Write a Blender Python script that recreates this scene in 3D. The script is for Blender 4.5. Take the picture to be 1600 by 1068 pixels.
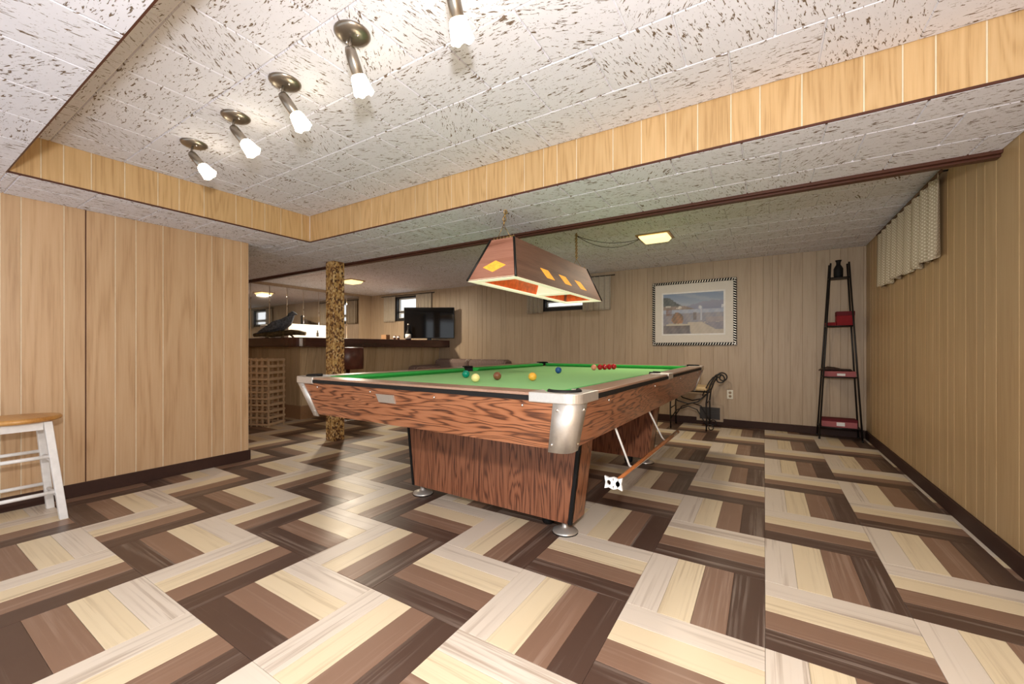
import bpy, math, random
from mathutils import Vector, Matrix
random.seed(7)
for o in list(bpy.data.objects): bpy.data.objects.remove(o, do_unlink=True)
scn = bpy.context.scene
COL = scn.collection
# ---------------------------------------------------------------- camera
YAW = 0.5539
CAM = Vector((-0.0027, -2.4905, 0.9812))
F = 637.35
cd = bpy.data.cameras.new('camera')
cd.sensor_fit = 'HORIZONTAL'; cd.sensor_width = 36; cd.lens = 36*F/1600
cd.shift_y = 10.5/1600; cd.clip_start = 0.02
cam = bpy.data.objects.new('camera', cd); COL.objects.link(cam)
cam.location = CAM; cam.rotation_euler = (math.pi/2, 0, YAW)
scn.camera = cam
# ---------------------------------------------------------------- world, flash, exposure
w = bpy.data.worlds.new('world'); scn.world = w; w.use_nodes = True
w.node_tree.nodes['Background'].inputs[0].default_value = (0.90, 0.95, 1.0, 1)
w.node_tree.nodes['Background'].inputs[1].default_value = 1.0
fl = bpy.data.lights.new('camera_flash', 'POINT'); fl.energy = 96; fl.shadow_soft_size = 0.05; fl.color = (1.0, 0.985, 0.965)
flo = bpy.data.objects.new('camera_flash', fl); COL.objects.link(flo); flo.location = (0.03, -2.54, 1.34)
vs = scn.view_settings
vs.view_transform = 'Standard'; vs.look = 'None'; vs.gamma = 1; vs.use_curve_mapping = False
vs.exposure = 0.58
# ---------------------------------------------------------------- main dimensions (metres)
T = 0.4572                       # floor tile of four strips
ZC, ZT, ZF = 1.919, 2.149, 2.111  # soffit, raised ceiling, back ceiling
XR, XL, XT, XB = 0.9466, -3.885, -3.405, -7.15
YW, YB, YT, YN, YL = 3.337, 0.388, -0.373, -2.062, -0.645
YS = -3.4                        # where the room opens behind the camera

# ================================================================ materials
def nm(name):
    m = bpy.data.materials.new(name); m.use_nodes = True
    nt = m.node_tree; b = nt.nodes['Principled BSDF']
    return m, nt, b
def N(nt, typ, **k):
    n = nt.nodes.new(typ)
    for a, v in k.items(): setattr(n, a, v)
    return n
def L(nt, a, b): nt.links.new(a, b)
def ramp(nt, stops, interp='LINEAR'):
    r = N(nt, 'ShaderNodeValToRGB'); r.color_ramp.interpolation = interp
    e = r.color_ramp.elements
    while len(e) < len(stops): e.new(0.5)
    for i, (p, c) in enumerate(stops):
        e[i].position = p; e[i].color = (c[0], c[1], c[2], 1)
    return r
def math_(nt, op, a, b=None):
    n = N(nt, 'ShaderNodeMath', operation=op)
    for i, v in enumerate((a, b)):
        if v is None: continue
        if isinstance(v, (int, float)): n.inputs[i].default_value = v
        else: L(nt, v, n.inputs[i])
    return n.outputs[0]
def mixc(nt, f, a, b, blend='MIX'):
    n = N(nt, 'ShaderNodeMix', data_type='RGBA', blend_type=blend)
    if isinstance(f, (int, float)): n.inputs[0].default_value = f
    else: L(nt, f, n.inputs[0])
    for i, v in ((6, a), (7, b)):
        if isinstance(v, tuple): n.inputs[i].default_value = (v[0], v[1], v[2], 1)
        else: L(nt, v, n.inputs[i])
    return n.outputs[2]
def noise(nt, vec, scale, detail=4, rough=0.55, dist=0.0):
    n = N(nt, 'ShaderNodeTexNoise'); n.inputs['Scale'].default_value = scale
    n.inputs['Detail'].default_value = detail; n.inputs['Roughness'].default_value = rough
    n.inputs['Distortion'].default_value = dist
    if vec is not None: L(nt, vec, n.inputs['Vector'])
    return n.outputs[0]
def mapping(nt, vec, scale=(1, 1, 1), rot=(0, 0, 0), loc=(0, 0, 0)):
    n = N(nt, 'ShaderNodeMapping')
    n.inputs['Scale'].default_value = scale; n.inputs['Rotation'].default_value = rot; n.inputs['Location'].default_value = loc
    L(nt, vec, n.inputs['Vector']); return n.outputs[0]
def objco(nt): return N(nt, 'ShaderNodeTexCoord').outputs['Object']
def pos(nt): return N(nt, 'ShaderNodeNewGeometry').outputs['Position']
def bump(nt, b, h, strength=0.3, dist=0.01):
    n = N(nt, 'ShaderNodeBump'); n.inputs['Strength'].default_value = strength; n.inputs['Distance'].default_value = dist
    L(nt, h, n.inputs['Height']); L(nt, n.outputs[0], b.inputs['Normal'])
def plain(name, col, rough=0.5, metal=0.0, var=0.06, scale=30, emit=None, es=0, spec=None, bumpy=0):
    m, nt, b = nm(name)
    f = noise(nt, objco(nt), scale, 3)
    c0 = tuple(max(0, c*(1-var)) for c in col); c1 = tuple(min(1, c*(1+var)) for c in col)
    r = ramp(nt, [(0.3, c0), (0.7, c1)]); L(nt, f, r.inputs[0]); L(nt, r.outputs[0], b.inputs['Base Color'])
    b.inputs['Roughness'].default_value = rough; b.inputs['Metallic'].default_value = metal
    if spec is not None: b.inputs['Specular IOR Level'].default_value = spec
    if emit: b.inputs['Emission Color'].default_value = (*emit, 1); b.inputs['Emission Strength'].default_value = es
    if bumpy: bump(nt, b, noise(nt, objco(nt), scale*3, 4), bumpy, 0.004)
    return m
def grain(name, axis, light, mid, dark, freq=26, stretch=9, rough=0.35, k=30, streak=0.5, world=False, rnd=0.0, coat=0.0, power=False):
    """wood figure: contour lines of a noise stretched along the grain axis"""
    m, nt, b = nm(name)
    co = pos(nt) if world else objco(nt)
    oi = N(nt, 'ShaderNodeObjectInfo')
    off = N(nt, 'ShaderNodeVectorMath', operation='ADD'); L(nt, co, off.inputs[0])
    sc = N(nt, 'ShaderNodeVectorMath', operation='SCALE'); sc.inputs[0].default_value = (3.1, 5.7, 9.3)
    L(nt, oi.outputs['Random'], sc.inputs['Scale']); L(nt, sc.outputs[0], off.inputs[1])
    s = [freq/4]*3; s['XYZ'.index(axis)] = freq/4/stretch
    v = mapping(nt, off.outputs[0], tuple(s))
    n1 = noise(nt, v, 1.0, 2, 0.5, 0.35)
    rings = math_(nt, 'SINE', math_(nt, 'MULTIPLY', n1, k))
    if power:
        rings = math_(nt, 'SUBTRACT', 1.0, math_(nt, 'MULTIPLY', math_(nt, 'POWER', math_(nt, 'MULTIPLY', math_(nt, 'SUBTRACT', 1.0, rings), 0.5), 1.5), 2.0))
    s2 = [freq*6]*3; s2['XYZ'.index(axis)] = freq*6/30
    fine = noise(nt, mapping(nt, off.outputs[0], tuple(s2)), 1.0, 4, 0.6)
    f = math_(nt, 'ADD', math_(nt, 'MULTIPLY', rings, 0.5*streak), math_(nt, 'MULTIPLY', math_(nt, 'SUBTRACT', fine, 0.5), 1.3))
    f = math_(nt, 'ADD', f, 0.5)
    r = ramp(nt, [(0.08, dark), (0.42, mid), (0.9, light)]); L(nt, f, r.inputs[0])
    c = r.outputs[0]
    if rnd:
        hv = N(nt, 'ShaderNodeHueSaturation'); L(nt, c, hv.inputs['Color'])
        L(nt, math_(nt, 'ADD', math_(nt, 'MULTIPLY', oi.outputs['Random'], 2*rnd), 1-rnd), hv.inputs['Value']); c = hv.outputs[0]
    L(nt, c, b.inputs['Base Color']); b.inputs['Roughness'].default_value = rough
    b.inputs['Coat Weight'].default_value = coat; b.inputs['Coat Roughness'].default_value = 0.15
    bump(nt, b, f, 0.06, 0.003)
    return m
def strip_mat(name, base, streak, alt, axis, amount):
    m, nt, b = nm(name)
    p = pos(nt)
    # every strip gets its own offset so streaks do not run on
    fl_ = N(nt, 'ShaderNodeVectorMath', operation='FLOOR'); L(nt, mapping(nt, p, (1/T, 1/T, 0)), fl_.inputs[0])
    wn = N(nt, 'ShaderNodeTexWhiteNoise', noise_dimensions='2D'); L(nt, fl_.outputs[0], wn.inputs['Vector'])
    off = N(nt, 'ShaderNodeVectorMath', operation='SCALE'); L(nt, wn.outputs['Color'], off.inputs[0]); off.inputs['Scale'].default_value = 7
    ad = N(nt, 'ShaderNodeVectorMath', operation='ADD'); L(nt, p, ad.inputs[0]); L(nt, off.outputs[0], ad.inputs[1])
    s = (1.3, 60, 1) if axis == 'X' else (60, 1.3, 1)
    n1 = noise(nt, mapping(nt, ad.outputs[0], s), 1.0, 5, 0.62, 0.0)
    s3 = (1.0, 14, 1) if axis == 'X' else (14, 1.0, 1)
    n2 = noise(nt, mapping(nt, ad.outputs[0], s3), 1.0, 3, 0.5, 0.4)
    r1 = ramp(nt, [(0.49, (0, 0, 0)), (0.60, (1, 1, 1))]); L(nt, n1, r1.inputs[0])
    r2 = ramp(nt, [(0.42, (0, 0, 0)), (0.66, (1, 1, 1))]); L(nt, n2, r2.inputs[0])
    f = math_(nt, 'MULTIPLY', math_(nt, 'MULTIPLY', r1.outputs[0], r2.outputs[0]), amount)
    c = mixc(nt, n2, base, alt)
    c = mixc(nt, f, c, streak)
    L(nt, c, b.inputs['Base Color'])
    b.inputs['Roughness'].default_value = 0.27
    rr = ramp(nt, [(0.3, (0.30,)*3), (0.7, (0.44,)*3)]); L(nt, noise(nt, p, 3.0, 4), rr.inputs[0]); L(nt, rr.outputs[0], b.inputs['Roughness'])
    return m
def fissured():
    m, nt, b = nm('fissured_acoustic_tile')
    oi = N(nt, 'ShaderNodeObjectInfo'); co = objco(nt)
    ang = math_(nt, 'MULTIPLY', math_(nt, 'FLOOR', math_(nt, 'MULTIPLY', oi.outputs['Random'], 3.99)), 0.9)
    vr = N(nt, 'ShaderNodeVectorRotate', rotation_type='Z_AXIS'); L(nt, co, vr.inputs['Vector']); L(nt, ang, vr.inputs['Angle'])
    sc = N(nt, 'ShaderNodeVectorMath', operation='SCALE'); sc.inputs[0].default_value = (13, 29, 0); L(nt, oi.outputs['Random'], sc.inputs['Scale'])
    ad = N(nt, 'ShaderNodeVectorMath', operation='ADD'); L(nt, vr.outputs[0], ad.inputs[0]); L(nt, sc.outputs[0], ad.inputs[1])
    v = ad.outputs[0]
    a = noise(nt, mapping(nt, v, (26, 105, 1)), 1.0, 3, 0.6, 0.9)
    c = noise(nt, mapping(nt, v, (9, 14, 1)), 1.0, 2)
    th = math_(nt, 'ADD', a, math_(nt, 'MULTIPLY', math_(nt, 'SUBTRACT', c, 0.5), 0.30))
    r = ramp(nt, [(0.60, (0, 0, 0)), (0.635, (1, 1, 1))]); L(nt, th, r.inputs[0])
    d = noise(nt, mapping(nt, v, (150, 150, 1)), 1.0, 1)
    r2 = ramp(nt, [(0.70, (0, 0, 0)), (0.73, (1, 1, 1))]); L(nt, d, r2.inputs[0])
    f = math_(nt, 'MAXIMUM', r.outputs[0], math_(nt, 'MULTIPLY', r2.outputs[0], 0.8))
    base = mixc(nt, c, (0.75, 0.745, 0.82), (0.83, 0.825, 0.90))
    col = mixc(nt, f, base, (0.17, 0.115, 0.075))
    L(nt, col, b.inputs['Base Color']); b.inputs['Roughness'].default_value = 0.85
    bump(nt, b, math_(nt, 'SUBTRACT', 1.0, f), 0.5, 0.002)
    return m
def dotted(name, base, dot):
    m, nt, b = nm(name)
    v = N(nt, 'ShaderNodeTexVoronoi'); v.inputs['Scale'].default_value = 1; v.inputs['Randomness'].default_value = 0
    L(nt, mapping(nt, pos(nt), (0.0, 60, 60), rot=(0.785, 0, 0)), v.inputs['Vector'])
    r = ramp(nt, [(0.22, (1, 1, 1)), (0.30, (0, 0, 0))]); L(nt, v.outputs['Distance'], r.inputs[0])
    L(nt, mixc(nt, r.outputs[0], base, dot), b.inputs['Base Color']); b.inputs['Roughness'].default_value = 0.9
    return m
def bark():
    m, nt, b = nm('bark_chip_column')
    v = N(nt, 'ShaderNodeTexVoronoi'); v.inputs['Scale'].default_value = 1; v.inputs['Randomness'].default_value = 1
    L(nt, mapping(nt, objco(nt), (60, 60, 50)), v.inputs['Vector'])
    sep = N(nt, 'ShaderNodeSeparateColor'); L(nt, v.outputs['Color'], sep.inputs[0])
    r = ramp(nt, [(0.0, (0.05, 0.018, 0.01)), (0.22, (0.22, 0.09, 0.03)), (0.45, (0.50, 0.27, 0.08)), (0.75, (0.74, 0.47, 0.16)), (1, (0.88, 0.66, 0.34))])
    L(nt, sep.outputs[0], r.inputs[0])
    n2 = noise(nt, objco(nt), 120, 3)
    c = mixc(nt, math_(nt, 'MULTIPLY', n2, 0.45), r.outputs[0], (0.12, 0.05, 0.02))
    L(nt, c, b.inputs['Base Color']); b.inputs['Roughness'].default_value = 0.45
    bump(nt, b, sep.outputs[0], 0.7, 0.01)
    return m
M = {}
M['fissure'] = fissured()
M['white_back'] = plain('ceiling_joint_white', (0.86, 0.85, 0.86), 0.8)
WL, WM, WD = (0.60, 0.42, 0.225), (0.52, 0.345, 0.17), (0.40, 0.245, 0.11)
M['panel_r'] = grain('honey_wood_panel', 'Z', (0.49, 0.335, 0.175), (0.45, 0.30, 0.15), (0.37, 0.235, 0.11), freq=18, stretch=14, k=55, streak=0.28, rough=0.42, rnd=0.06)
M['panel_l'] = grain('tan_wood_panel', 'Z', (0.61, 0.41, 0.24), (0.56, 0.36, 0.20), (0.45, 0.275, 0.14), freq=16, stretch=10, k=46, streak=0.42, rough=0.4, rnd=0.05)
M['panel_b'] = grain('pale_wood_panel', 'Z', (0.50, 0.385, 0.27), (0.46, 0.345, 0.235), (0.38, 0.275, 0.18), freq=20, stretch=16, k=45, streak=0.25, rough=0.45, rnd=0.06)
M['panel_f'] = grain('golden_wood_panel', 'Z', (0.64, 0.43, 0.215), (0.58, 0.375, 0.175), (0.44, 0.265, 0.11), freq=22, stretch=9, k=80, streak=0.36, rough=0.4, rnd=0.05)
M['groove'] = plain('pale_groove', (0.80, 0.70, 0.52), 0.7)
M['groove_b'] = plain('tan_groove', (0.40, 0.29, 0.19), 0.7)
M['baseb'] = plain('dark_vinyl_baseboard', (0.045, 0.020, 0.014), 0.6, spec=.25)
M['trim'] = plain('dark_wood_trim', (0.085, 0.030, 0.018), 0.4, spec=.3)
SC = {'white': ((0.68, 0.585, 0.475), (0.40, 0.31, 0.235), (0.72, 0.635, 0.54), .8), 'cream': ((0.72, 0.585, 0.385), (0.46, 0.34, 0.20), (0.75, 0.63, 0.44), .7),
      'tan': ((0.255, 0.150, 0.10), (0.40, 0.28, 0.21), (0.215, 0.125, 0.082), .55), 'dark': ((0.092, 0.053, 0.038), (0.34, 0.27, 0.22), (0.075, 0.042, 0.03), .55)}
for k, (a, s, al, am) in SC.items():
    for ax in 'XY': M[f'strip_{k}_{ax}'] = strip_mat(f'{k}_vinyl_strip_{ax.lower()}', a, s, al, ax, am)
M['floor_base'] = plain('floor_joint', (0.12, 0.09, 0.07), 0.6)
RL, RM, RD = (0.36, 0.145, 0.068), (0.27, 0.097, 0.041), (0.065, 0.021, 0.011)
for ax in 'XYZ':
    M['rose'+ax] = grain('rosewood_laminate_'+ax.lower(), ax, RL, RM, RD, freq=52, stretch=9 if ax != 'Z' else 11, k=85 if ax != 'Z' else 75, streak=0.72, rough=0.3, coat=0.2, power=True)
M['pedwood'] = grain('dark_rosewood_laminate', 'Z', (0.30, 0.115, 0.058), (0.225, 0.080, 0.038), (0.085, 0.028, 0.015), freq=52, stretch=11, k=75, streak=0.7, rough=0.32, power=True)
M['rail'] = grain('bronze_brown_rail', 'Y', (0.36, 0.22, 0.15), (0.31, 0.18, 0.12), (0.25, 0.14, 0.09), freq=30, stretch=20, k=6, streak=0.3, rough=0.28)
M['silver'] = plain('brushed_aluminium', (0.62, 0.585, 0.54), 0.40, 0.75, var=0.04, scale=90)
M['chrome'] = plain('chrome', (0.75, 0.74, 0.72), 0.15, 1.0)
M['nickel'] = plain('brushed_nickel', (0.30, 0.265, 0.225), 0.32, 0.9)
M['black'] = plain('black_rubber', (0.010, 0.009, 0.009), 0.6, spec=.2)
M['blackmetal'] = plain('black_iron', (0.015, 0.013, 0.012), 0.4, 0.3)
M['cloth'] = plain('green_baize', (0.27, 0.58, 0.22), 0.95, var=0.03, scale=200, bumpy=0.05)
M['cushion'] = plain('shaded_green_baize', (0.03, 0.36, 0.06), 0.95, var=0.03, scale=200)  # same baize as the bed, its shade put into a darker green
M['white'] = plain('white_paint', (0.80, 0.78, 0.76), 0.4)
M['whitep'] = plain('white_plastic', (0.82, 0.82, 0.80), 0.4)
M['seatwood'] = grain('oak_seat', 'X', (0.62, 0.33, 0.10), (0.52, 0.25, 0.065), (0.38, 0.16, 0.04), freq=30, stretch=10, k=14, streak=0.4, rough=0.3)
M['bark'] = bark()
M['amber'] = plain('amber_glass', (0.90, 0.38, 0.05), 0.7, emit=(1.0, 0.42, 0.05), es=0.45, var=0.3, scale=60, spec=.15)
M['amberin'] = plain('amber_liner', (0.66, 0.13, 0.012), 0.4, var=0.25, scale=25)
M['lampin'] = plain('lit_cream_louvre', (0.85, 0.80, 0.62), 0.5, emit=(1.0, 0.90, 0.62), es=0.42)
M['lampend'] = grain('reddish_lamp_veneer', 'X', (0.48, 0.22, 0.15), (0.38, 0.155, 0.10), (0.20, 0.07, 0.04), freq=34, stretch=9, k=18, streak=0.6, rough=0.55)
M['lampside'] = grain('brown_lamp_veneer', 'Y', (0.235, 0.115, 0.075), (0.185, 0.085, 0.053), (0.12, 0.05, 0.03), freq=34, stretch=12, k=16, streak=0.5, rough=0.65)
M['tube'] = plain('fluorescent_tube', (1, 1, 0.95), 0.3, emit=(1.0, 0.92, 0.72), es=3.5)
M['shade'] = plain('lit_frosted_glass', (1, 0.97, 0.9), 0.3, emit=(1.0, 0.86, 0.62), es=9)
M['flushglass'] = plain('lit_amber_diffuser', (0.95, 0.8, 0.5), 0.4, emit=(1.0, 0.74, 0.33), es=1.1)
M['brass'] = plain('aged_brass', (0.45, 0.30, 0.12), 0.35, 1.0)
M['barwood'] = grain('mahogany_bar_top', 'Y', (0.075, 0.024, 0.018), (0.05, 0.016, 0.012), (0.022, 0.008, 0.006), freq=26, stretch=12, k=14, streak=0.5, rough=0.16, coat=0.4)
M['barpanel'] = grain('bar_front_panel', 'Z', (0.56, 0.42, 0.26), (0.50, 0.36, 0.21), (0.38, 0.265, 0.145), freq=20, stretch=10, k=18, streak=0.4, rough=0.4, rnd=0.06)
M['kick'] = plain('brown_kick_board', (0.36, 0.205, 0.105), 0.4)
M['leather'] = plain('brown_leather', (0.105, 0.032, 0.02), 0.35, var=0.3, scale=12)
M['rackwood'] = grain('pine_rack', 'X', (0.60, 0.44, 0.29), (0.54, 0.38, 0.24), (0.44, 0.29, 0.17), freq=30, stretch=12, k=8, streak=0.4, rough=0.5)
M['curtain'] = plain('beige_curtain', (0.47, 0.41, 0.33), 0.9)
M['valance'] = dotted('dotted_valance', (0.46, 0.38, 0.27), (0.74, 0.67, 0.53))
M['fringe'] = plain('brown_fringe', (0.11, 0.06, 0.03), 0.9)
M['winframe'] = plain('black_window_frame', (0.012, 0.010, 0.010), 0.5)
M['seatcloth'] = plain('tan_cushion', (0.62, 0.46, 0.26), 0.8)
M['grille'] = plain('dark_vent', (0.05, 0.04, 0.035), 0.5)
M['red'] = plain('red_box', (0.24, 0.008, 0.012), 0.6, spec=.2)
M['pink'] = plain('dusty_pink_box', (0.40, 0.125, 0.13), 0.7, spec=.2)
M['maroon'] = plain('maroon_box_lid', (0.13, 0.014, 0.02), 0.7, spec=.2)
M['tvblack'] = plain('tv_black', (0.008, 0.008, 0.009), 0.35)
M['screen'] = plain('tv_screen', (0.006, 0.006, 0.007), 0.06)
M['feather'] = plain('slate_feathers', (0.085, 0.10, 0.125), 0.6, var=0.7, scale=55, bumpy=0.3)
M['log'] = plain('driftwood', (0.10, 0.07, 0.028), 0.6, var=0.6, scale=22, bumpy=0.4)
def mirror_mat():
    m, nt, b = nm('mirror'); b.inputs['Metallic'].default_value = 1; b.inputs['Roughness'].default_value = 0.03
    r = ramp(nt, [(0.3, (0.66, 0.63, 0.60)), (0.7, (0.70, 0.67, 0.64))]); L(nt, noise(nt, objco(nt), 4), r.inputs[0]); L(nt, r.outputs[0], b.inputs['Base Color']); return m
M['mirror'] = mirror_mat()
def glass_mat():
    m, nt, b = nm('window_glass')
    b.inputs['Transmission Weight'].default_value = 1; b.inputs['Roughness'].default_value = 0.02; b.inputs['IOR'].default_value = 1.02
    r = ramp(nt, [(0.3, (0.95, 0.97, 0.98)), (0.7, (1, 1, 1))]); L(nt, noise(nt, objco(nt), 4), r.inputs[0]); L(nt, r.outputs[0], b.inputs['Base Color']); return m
M['glass'] = glass_mat()
def ball(name, c): return plain(name, c, 0.08, var=0.03)
def pattern_sofa():
    m, nt, b = nm('southwest_weave')
    v = mapping(nt, pos(nt), (16, 16, 28))
    wv = N(nt, 'ShaderNodeTexWave', wave_type='BANDS', bands_direction='X'); wv.inputs['Scale'].default_value = 0.6; wv.inputs['Distortion'].default_value = 1.5
    L(nt, v, wv.inputs['Vector'])
    r = ramp(nt, [(0.0, (0.15, 0.10, 0.09)), (0.5, (0.23, 0.17, 0.145)), (0.8, (0.40, 0.30, 0.25)), (1, (0.18, 0.10, 0.08))]); L(nt, wv.outputs[0], r.inputs[0])
    vo = N(nt, 'ShaderNodeTexVoronoi', distance='MANHATTAN'); vo.inputs['Scale'].default_value = 1; vo.inputs['Randomness'].default_value = 0
    L(nt, mapping(nt, pos(nt), (3.2, 3.2, 5.0), loc=(0, 0, .15)), vo.inputs['Vector'])
    r2 = ramp(nt, [(0.16, (0, 0, 0)), (0.18, (1, 1, 1)), (0.25, (1, 1, 1)), (0.27, (0, 0, 0))]); L(nt, vo.outputs['Distance'], r2.inputs[0])
    L(nt, mixc(nt, math_(nt, 'MULTIPLY', r2.outputs[0], .8), r.outputs[0], (0.55, 0.47, 0.42)), b.inputs['Base Color']); b.inputs['Roughness'].default_value = 0.9
    return m
M['sofa'] = pattern_sofa()

# ================================================================ mesh helpers
class B:
    def __init__(s): s.v = []; s.f = []; s.sm = []; s.mi = []
    def add(s, vs, fs, smooth=False, mi=0):
        o = len(s.v); s.v += [tuple(p) for p in vs]
        for f in fs: s.f.append([i+o for i in f]); s.sm.append(smooth); s.mi.append(mi)
        return s
    def box(s, x0, x1, y0, y1, z0, z1, mi=0):
        v = [(x, y, z) for z in (z0, z1) for y in (y0, y1) for x in (x0, x1)]
        return s.add(v, [(0, 2, 3, 1), (4, 5, 7, 6), (0, 1, 5, 4), (2, 6, 7, 3), (0, 4, 6, 2), (1, 3, 7, 5)], mi=mi)
    def hexa(s, bot, top, mi=0):           # two quads of 4 points (counter-clockwise from above)
        return s.add(list(bot)+list(top), [(3, 2, 1, 0), (4, 5, 6, 7)]+[(i, (i+1) % 4, (i+1) % 4+4, i+4) for i in range(4)], mi=mi)
    def prism(s, poly, f, a, b, smooth=False, mi=0):   # poly of (u,v); f(u,v,h)->point
        n = len(poly)
        v = [f(u, w_, a) for u, w_ in poly]+[f(u, w_, b) for u, w_ in poly]
        s.add(v, [list(range(n))[::-1], list(range(n, 2*n))], mi=mi)
        o = len(s.v)-2*n
        for i in range(n): s.f.append([o+i, o+(i+1) % n, o+n+(i+1) % n, o+n+i]); s.sm.append(smooth); s.mi.append(mi)
        return s
    def loft(s, rings, caps=True, closed=False, mi=0):
        n = len(rings[0]); o = len(s.v)
        for r in rings: s.v += [tuple(p) for p in r]
        R = len(rings)
        for i in range(R if closed else R-1):
            a, b = o+i*n, o+((i+1) % R)*n
            for j in range(n): s.f.append([a+j, a+(j+1) % n, b+(j+1) % n, b+j]); s.sm.append(True); s.mi.append(mi)
        if caps and not closed:
            s.f.append([o+j for j in range(n)][::-1]); s.sm.append(False); s.mi.append(mi)
            s.f.append([o+(R-1)*n+j for j in range(n)]); s.sm.append(False); s.mi.append(mi)
        return s
    def lathe(s, prof, n=24, c=(0, 0, 0), mi=0):
        return s.loft([[(c[0]+r*math.cos(2*math.pi*j/n), c[1]+r*math.sin(2*math.pi*j/n), c[2]+z) for j in range(n)] for r, z in prof], mi=mi)
    def tube(s, pts, r, n=8, closed=False, mi=0):
        pts = [Vector(p) for p in pts]; rings = []; m = len(pts); prev = None
        rs = r if isinstance(r, (list, tuple)) else [r]*m
        for i, p in enumerate(pts):
            if closed: t = pts[(i+1) % m]-pts[i-1]
            else: t = pts[min(i+1, m-1)]-pts[max(i-1, 0)]
            t.normalize()
            if prev is None:
                u = t.orthogonal().normalized()
            else:
                u = prev-t*prev.dot(t)
                u = u.normalized() if u.length > 1e-6 else t.orthogonal().normalized()
            prev = u; q = t.cross(u)
            rings.append([p+u*rs[i]*math.cos(2*math.pi*j/n)+q*rs[i]*math.sin(2*math.pi*j/n) for j in range(n)])
        return s.loft(rings, closed=closed, mi=mi)
    def sphere(s, c, r, n=24, m=14, mi=0):
        prof = [(max(1e-4, r*math.sin(math.pi*i/m)), -r*math.cos(math.pi*i/m)) for i in range(m+1)]
        return s.lathe(prof, n, c, mi=mi)
    def mesh(s, name, mats):
        me = bpy.data.meshes.new(name); me.from_pydata(s.v, [], s.f)
        for m in (mats if isinstance(mats, (list, tuple)) else [mats]): me.materials.append(m)
        me.polygons.foreach_set('use_smooth', s.sm); me.polygons.foreach_set('material_index', s.mi)
        me.update(); return me
    def build(s, name, mats, parent=None, bevel=0, loc=None, rot=None):
        o = bpy.data.objects.new(name, s.mesh(name, mats)); COL.objects.link(o)
        if parent: o.parent = parent
        if loc: o.location = loc
        if rot: o.rotation_euler = rot
        if bevel:
            md = o.modifiers.new('bevel', 'BEVEL'); md.width = bevel; md.segments = 2; md.limit_method = 'ANGLE'; md.angle_limit = 0.7
        return o
def tag(o, label, cat=None, group=None, kind=None):
    o['label'] = label
    if cat: o['category'] = cat
    if group: o['group'] = group
    if kind: o['kind'] = kind
    return o
def empty(name, loc=(0, 0, 0), rz=0.0):
    o = bpy.data.objects.new(name, None); COL.objects.link(o); o.location = loc; o.rotation_euler = (0, 0, rz); o.empty_display_size = 0.1
    return o
def inst(name, me, parent, loc=(0, 0, 0), rot=None):
    o = bpy.data.objects.new(name, me); COL.objects.link(o); o.parent = parent; o.location = loc
    if rot: o.rotation_euler = rot
    return o
def arc(c, r, a0, a1, n):
    return [(c[0]+r*math.cos(a0+(a1-a0)*i/n), c[1]+r*math.sin(a0+(a1-a0)*i/n)) for i in range(n+1)]
def copy_tree(o, parent=None):
    c = o.copy(); COL.objects.link(c); c.parent = parent
    for ch in o.children: copy_tree(ch, c)
    return c

# ================================================================ floor
floor = B().box(XB-0.05, XR+0.05, YS, YW+0.05, -0.06, -0.004).build('floor', M['floor_base'])
tag(floor, 'zigzag vinyl floor of white, cream, tan and dark brown strips', kind='structure')
CH = 0.0012
def strip_mesh(bld, x0, x1, y0, y1, mi=0):
    g = 0.0006; x0 += g; x1 -= g; y0 += g; y1 -= g; c = CH
    v = [(x0, y0, -.004), (x1, y0, -.004), (x1, y1, -.004), (x0, y1, -.004), (x0, y0, -c*.5), (x1, y0, -c*.5), (x1, y1, -c*.5), (x0, y1, -c*.5),
         (x0+c, y0+c, 0), (x1-c, y0+c, 0), (x1-c, y1-c, 0), (x0+c, y1-c, 0)]
    f = [(i, (i+1) % 4, (i+1) % 4+4, i+4) for i in range(4)]+[(i+4, (i+1) % 4+4, (i+1) % 4+8, i+8) for i in range(4)]+[(8, 9, 10, 11)]
    bld.add(v, f, mi=mi)
fwd = Vector((-math.sin(YAW), math.cos(YAW), 0)); rgt = Vector((math.cos(YAW), math.sin(YAW), 0))
KIND = ['white', 'cream', 'tan', 'dark']
cells = []
for i in range(-17, 4):
    for k in range(-9, 9):
        x0, x1, y0, y1 = i*T, (i+1)*T, k*T, (k+1)*T
        x1c, y1c, x0c, y0c = min(x1, XR), min(y1, YW), max(x0, XB), max(y0, YS)
        if x1c-x0c < 0.01 or y1c-y0c < 0.01: continue
        c = Vector(((x0+x1)/2, (y0+y1)/2, 0))-CAM; d = c.dot(fwd); r = c.dot(rgt)
        vis = d > 0.75 and abs(r/d) < 1.5 and not (c.x+CAM.x < XL-0.1 and c.y+CAM.y < YL)
        cells.append((0 if vis else 1, d, i, k))
cells.sort()
shared = {}
rest = B(); nobj = 0
def strips_of(i, k):
    x0, y0 = i*T, k*T; out = []
    for q in range(4):
        if (i+k) % 2:  # strips along Y, white at the left
            out.append(('Y', q, x0+q*T/4, x0+(q+1)*T/4, y0, y0+T))
        else:          # strips along X, white at the far side
            out.append(('X', q, x0, x0+T, y0+(3-q)*T/4, y0+(4-q)*T/4))
    return out
mats8 = [M[f'strip_{k}_{ax}'] for ax in 'XY' for k in KIND]
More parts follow.
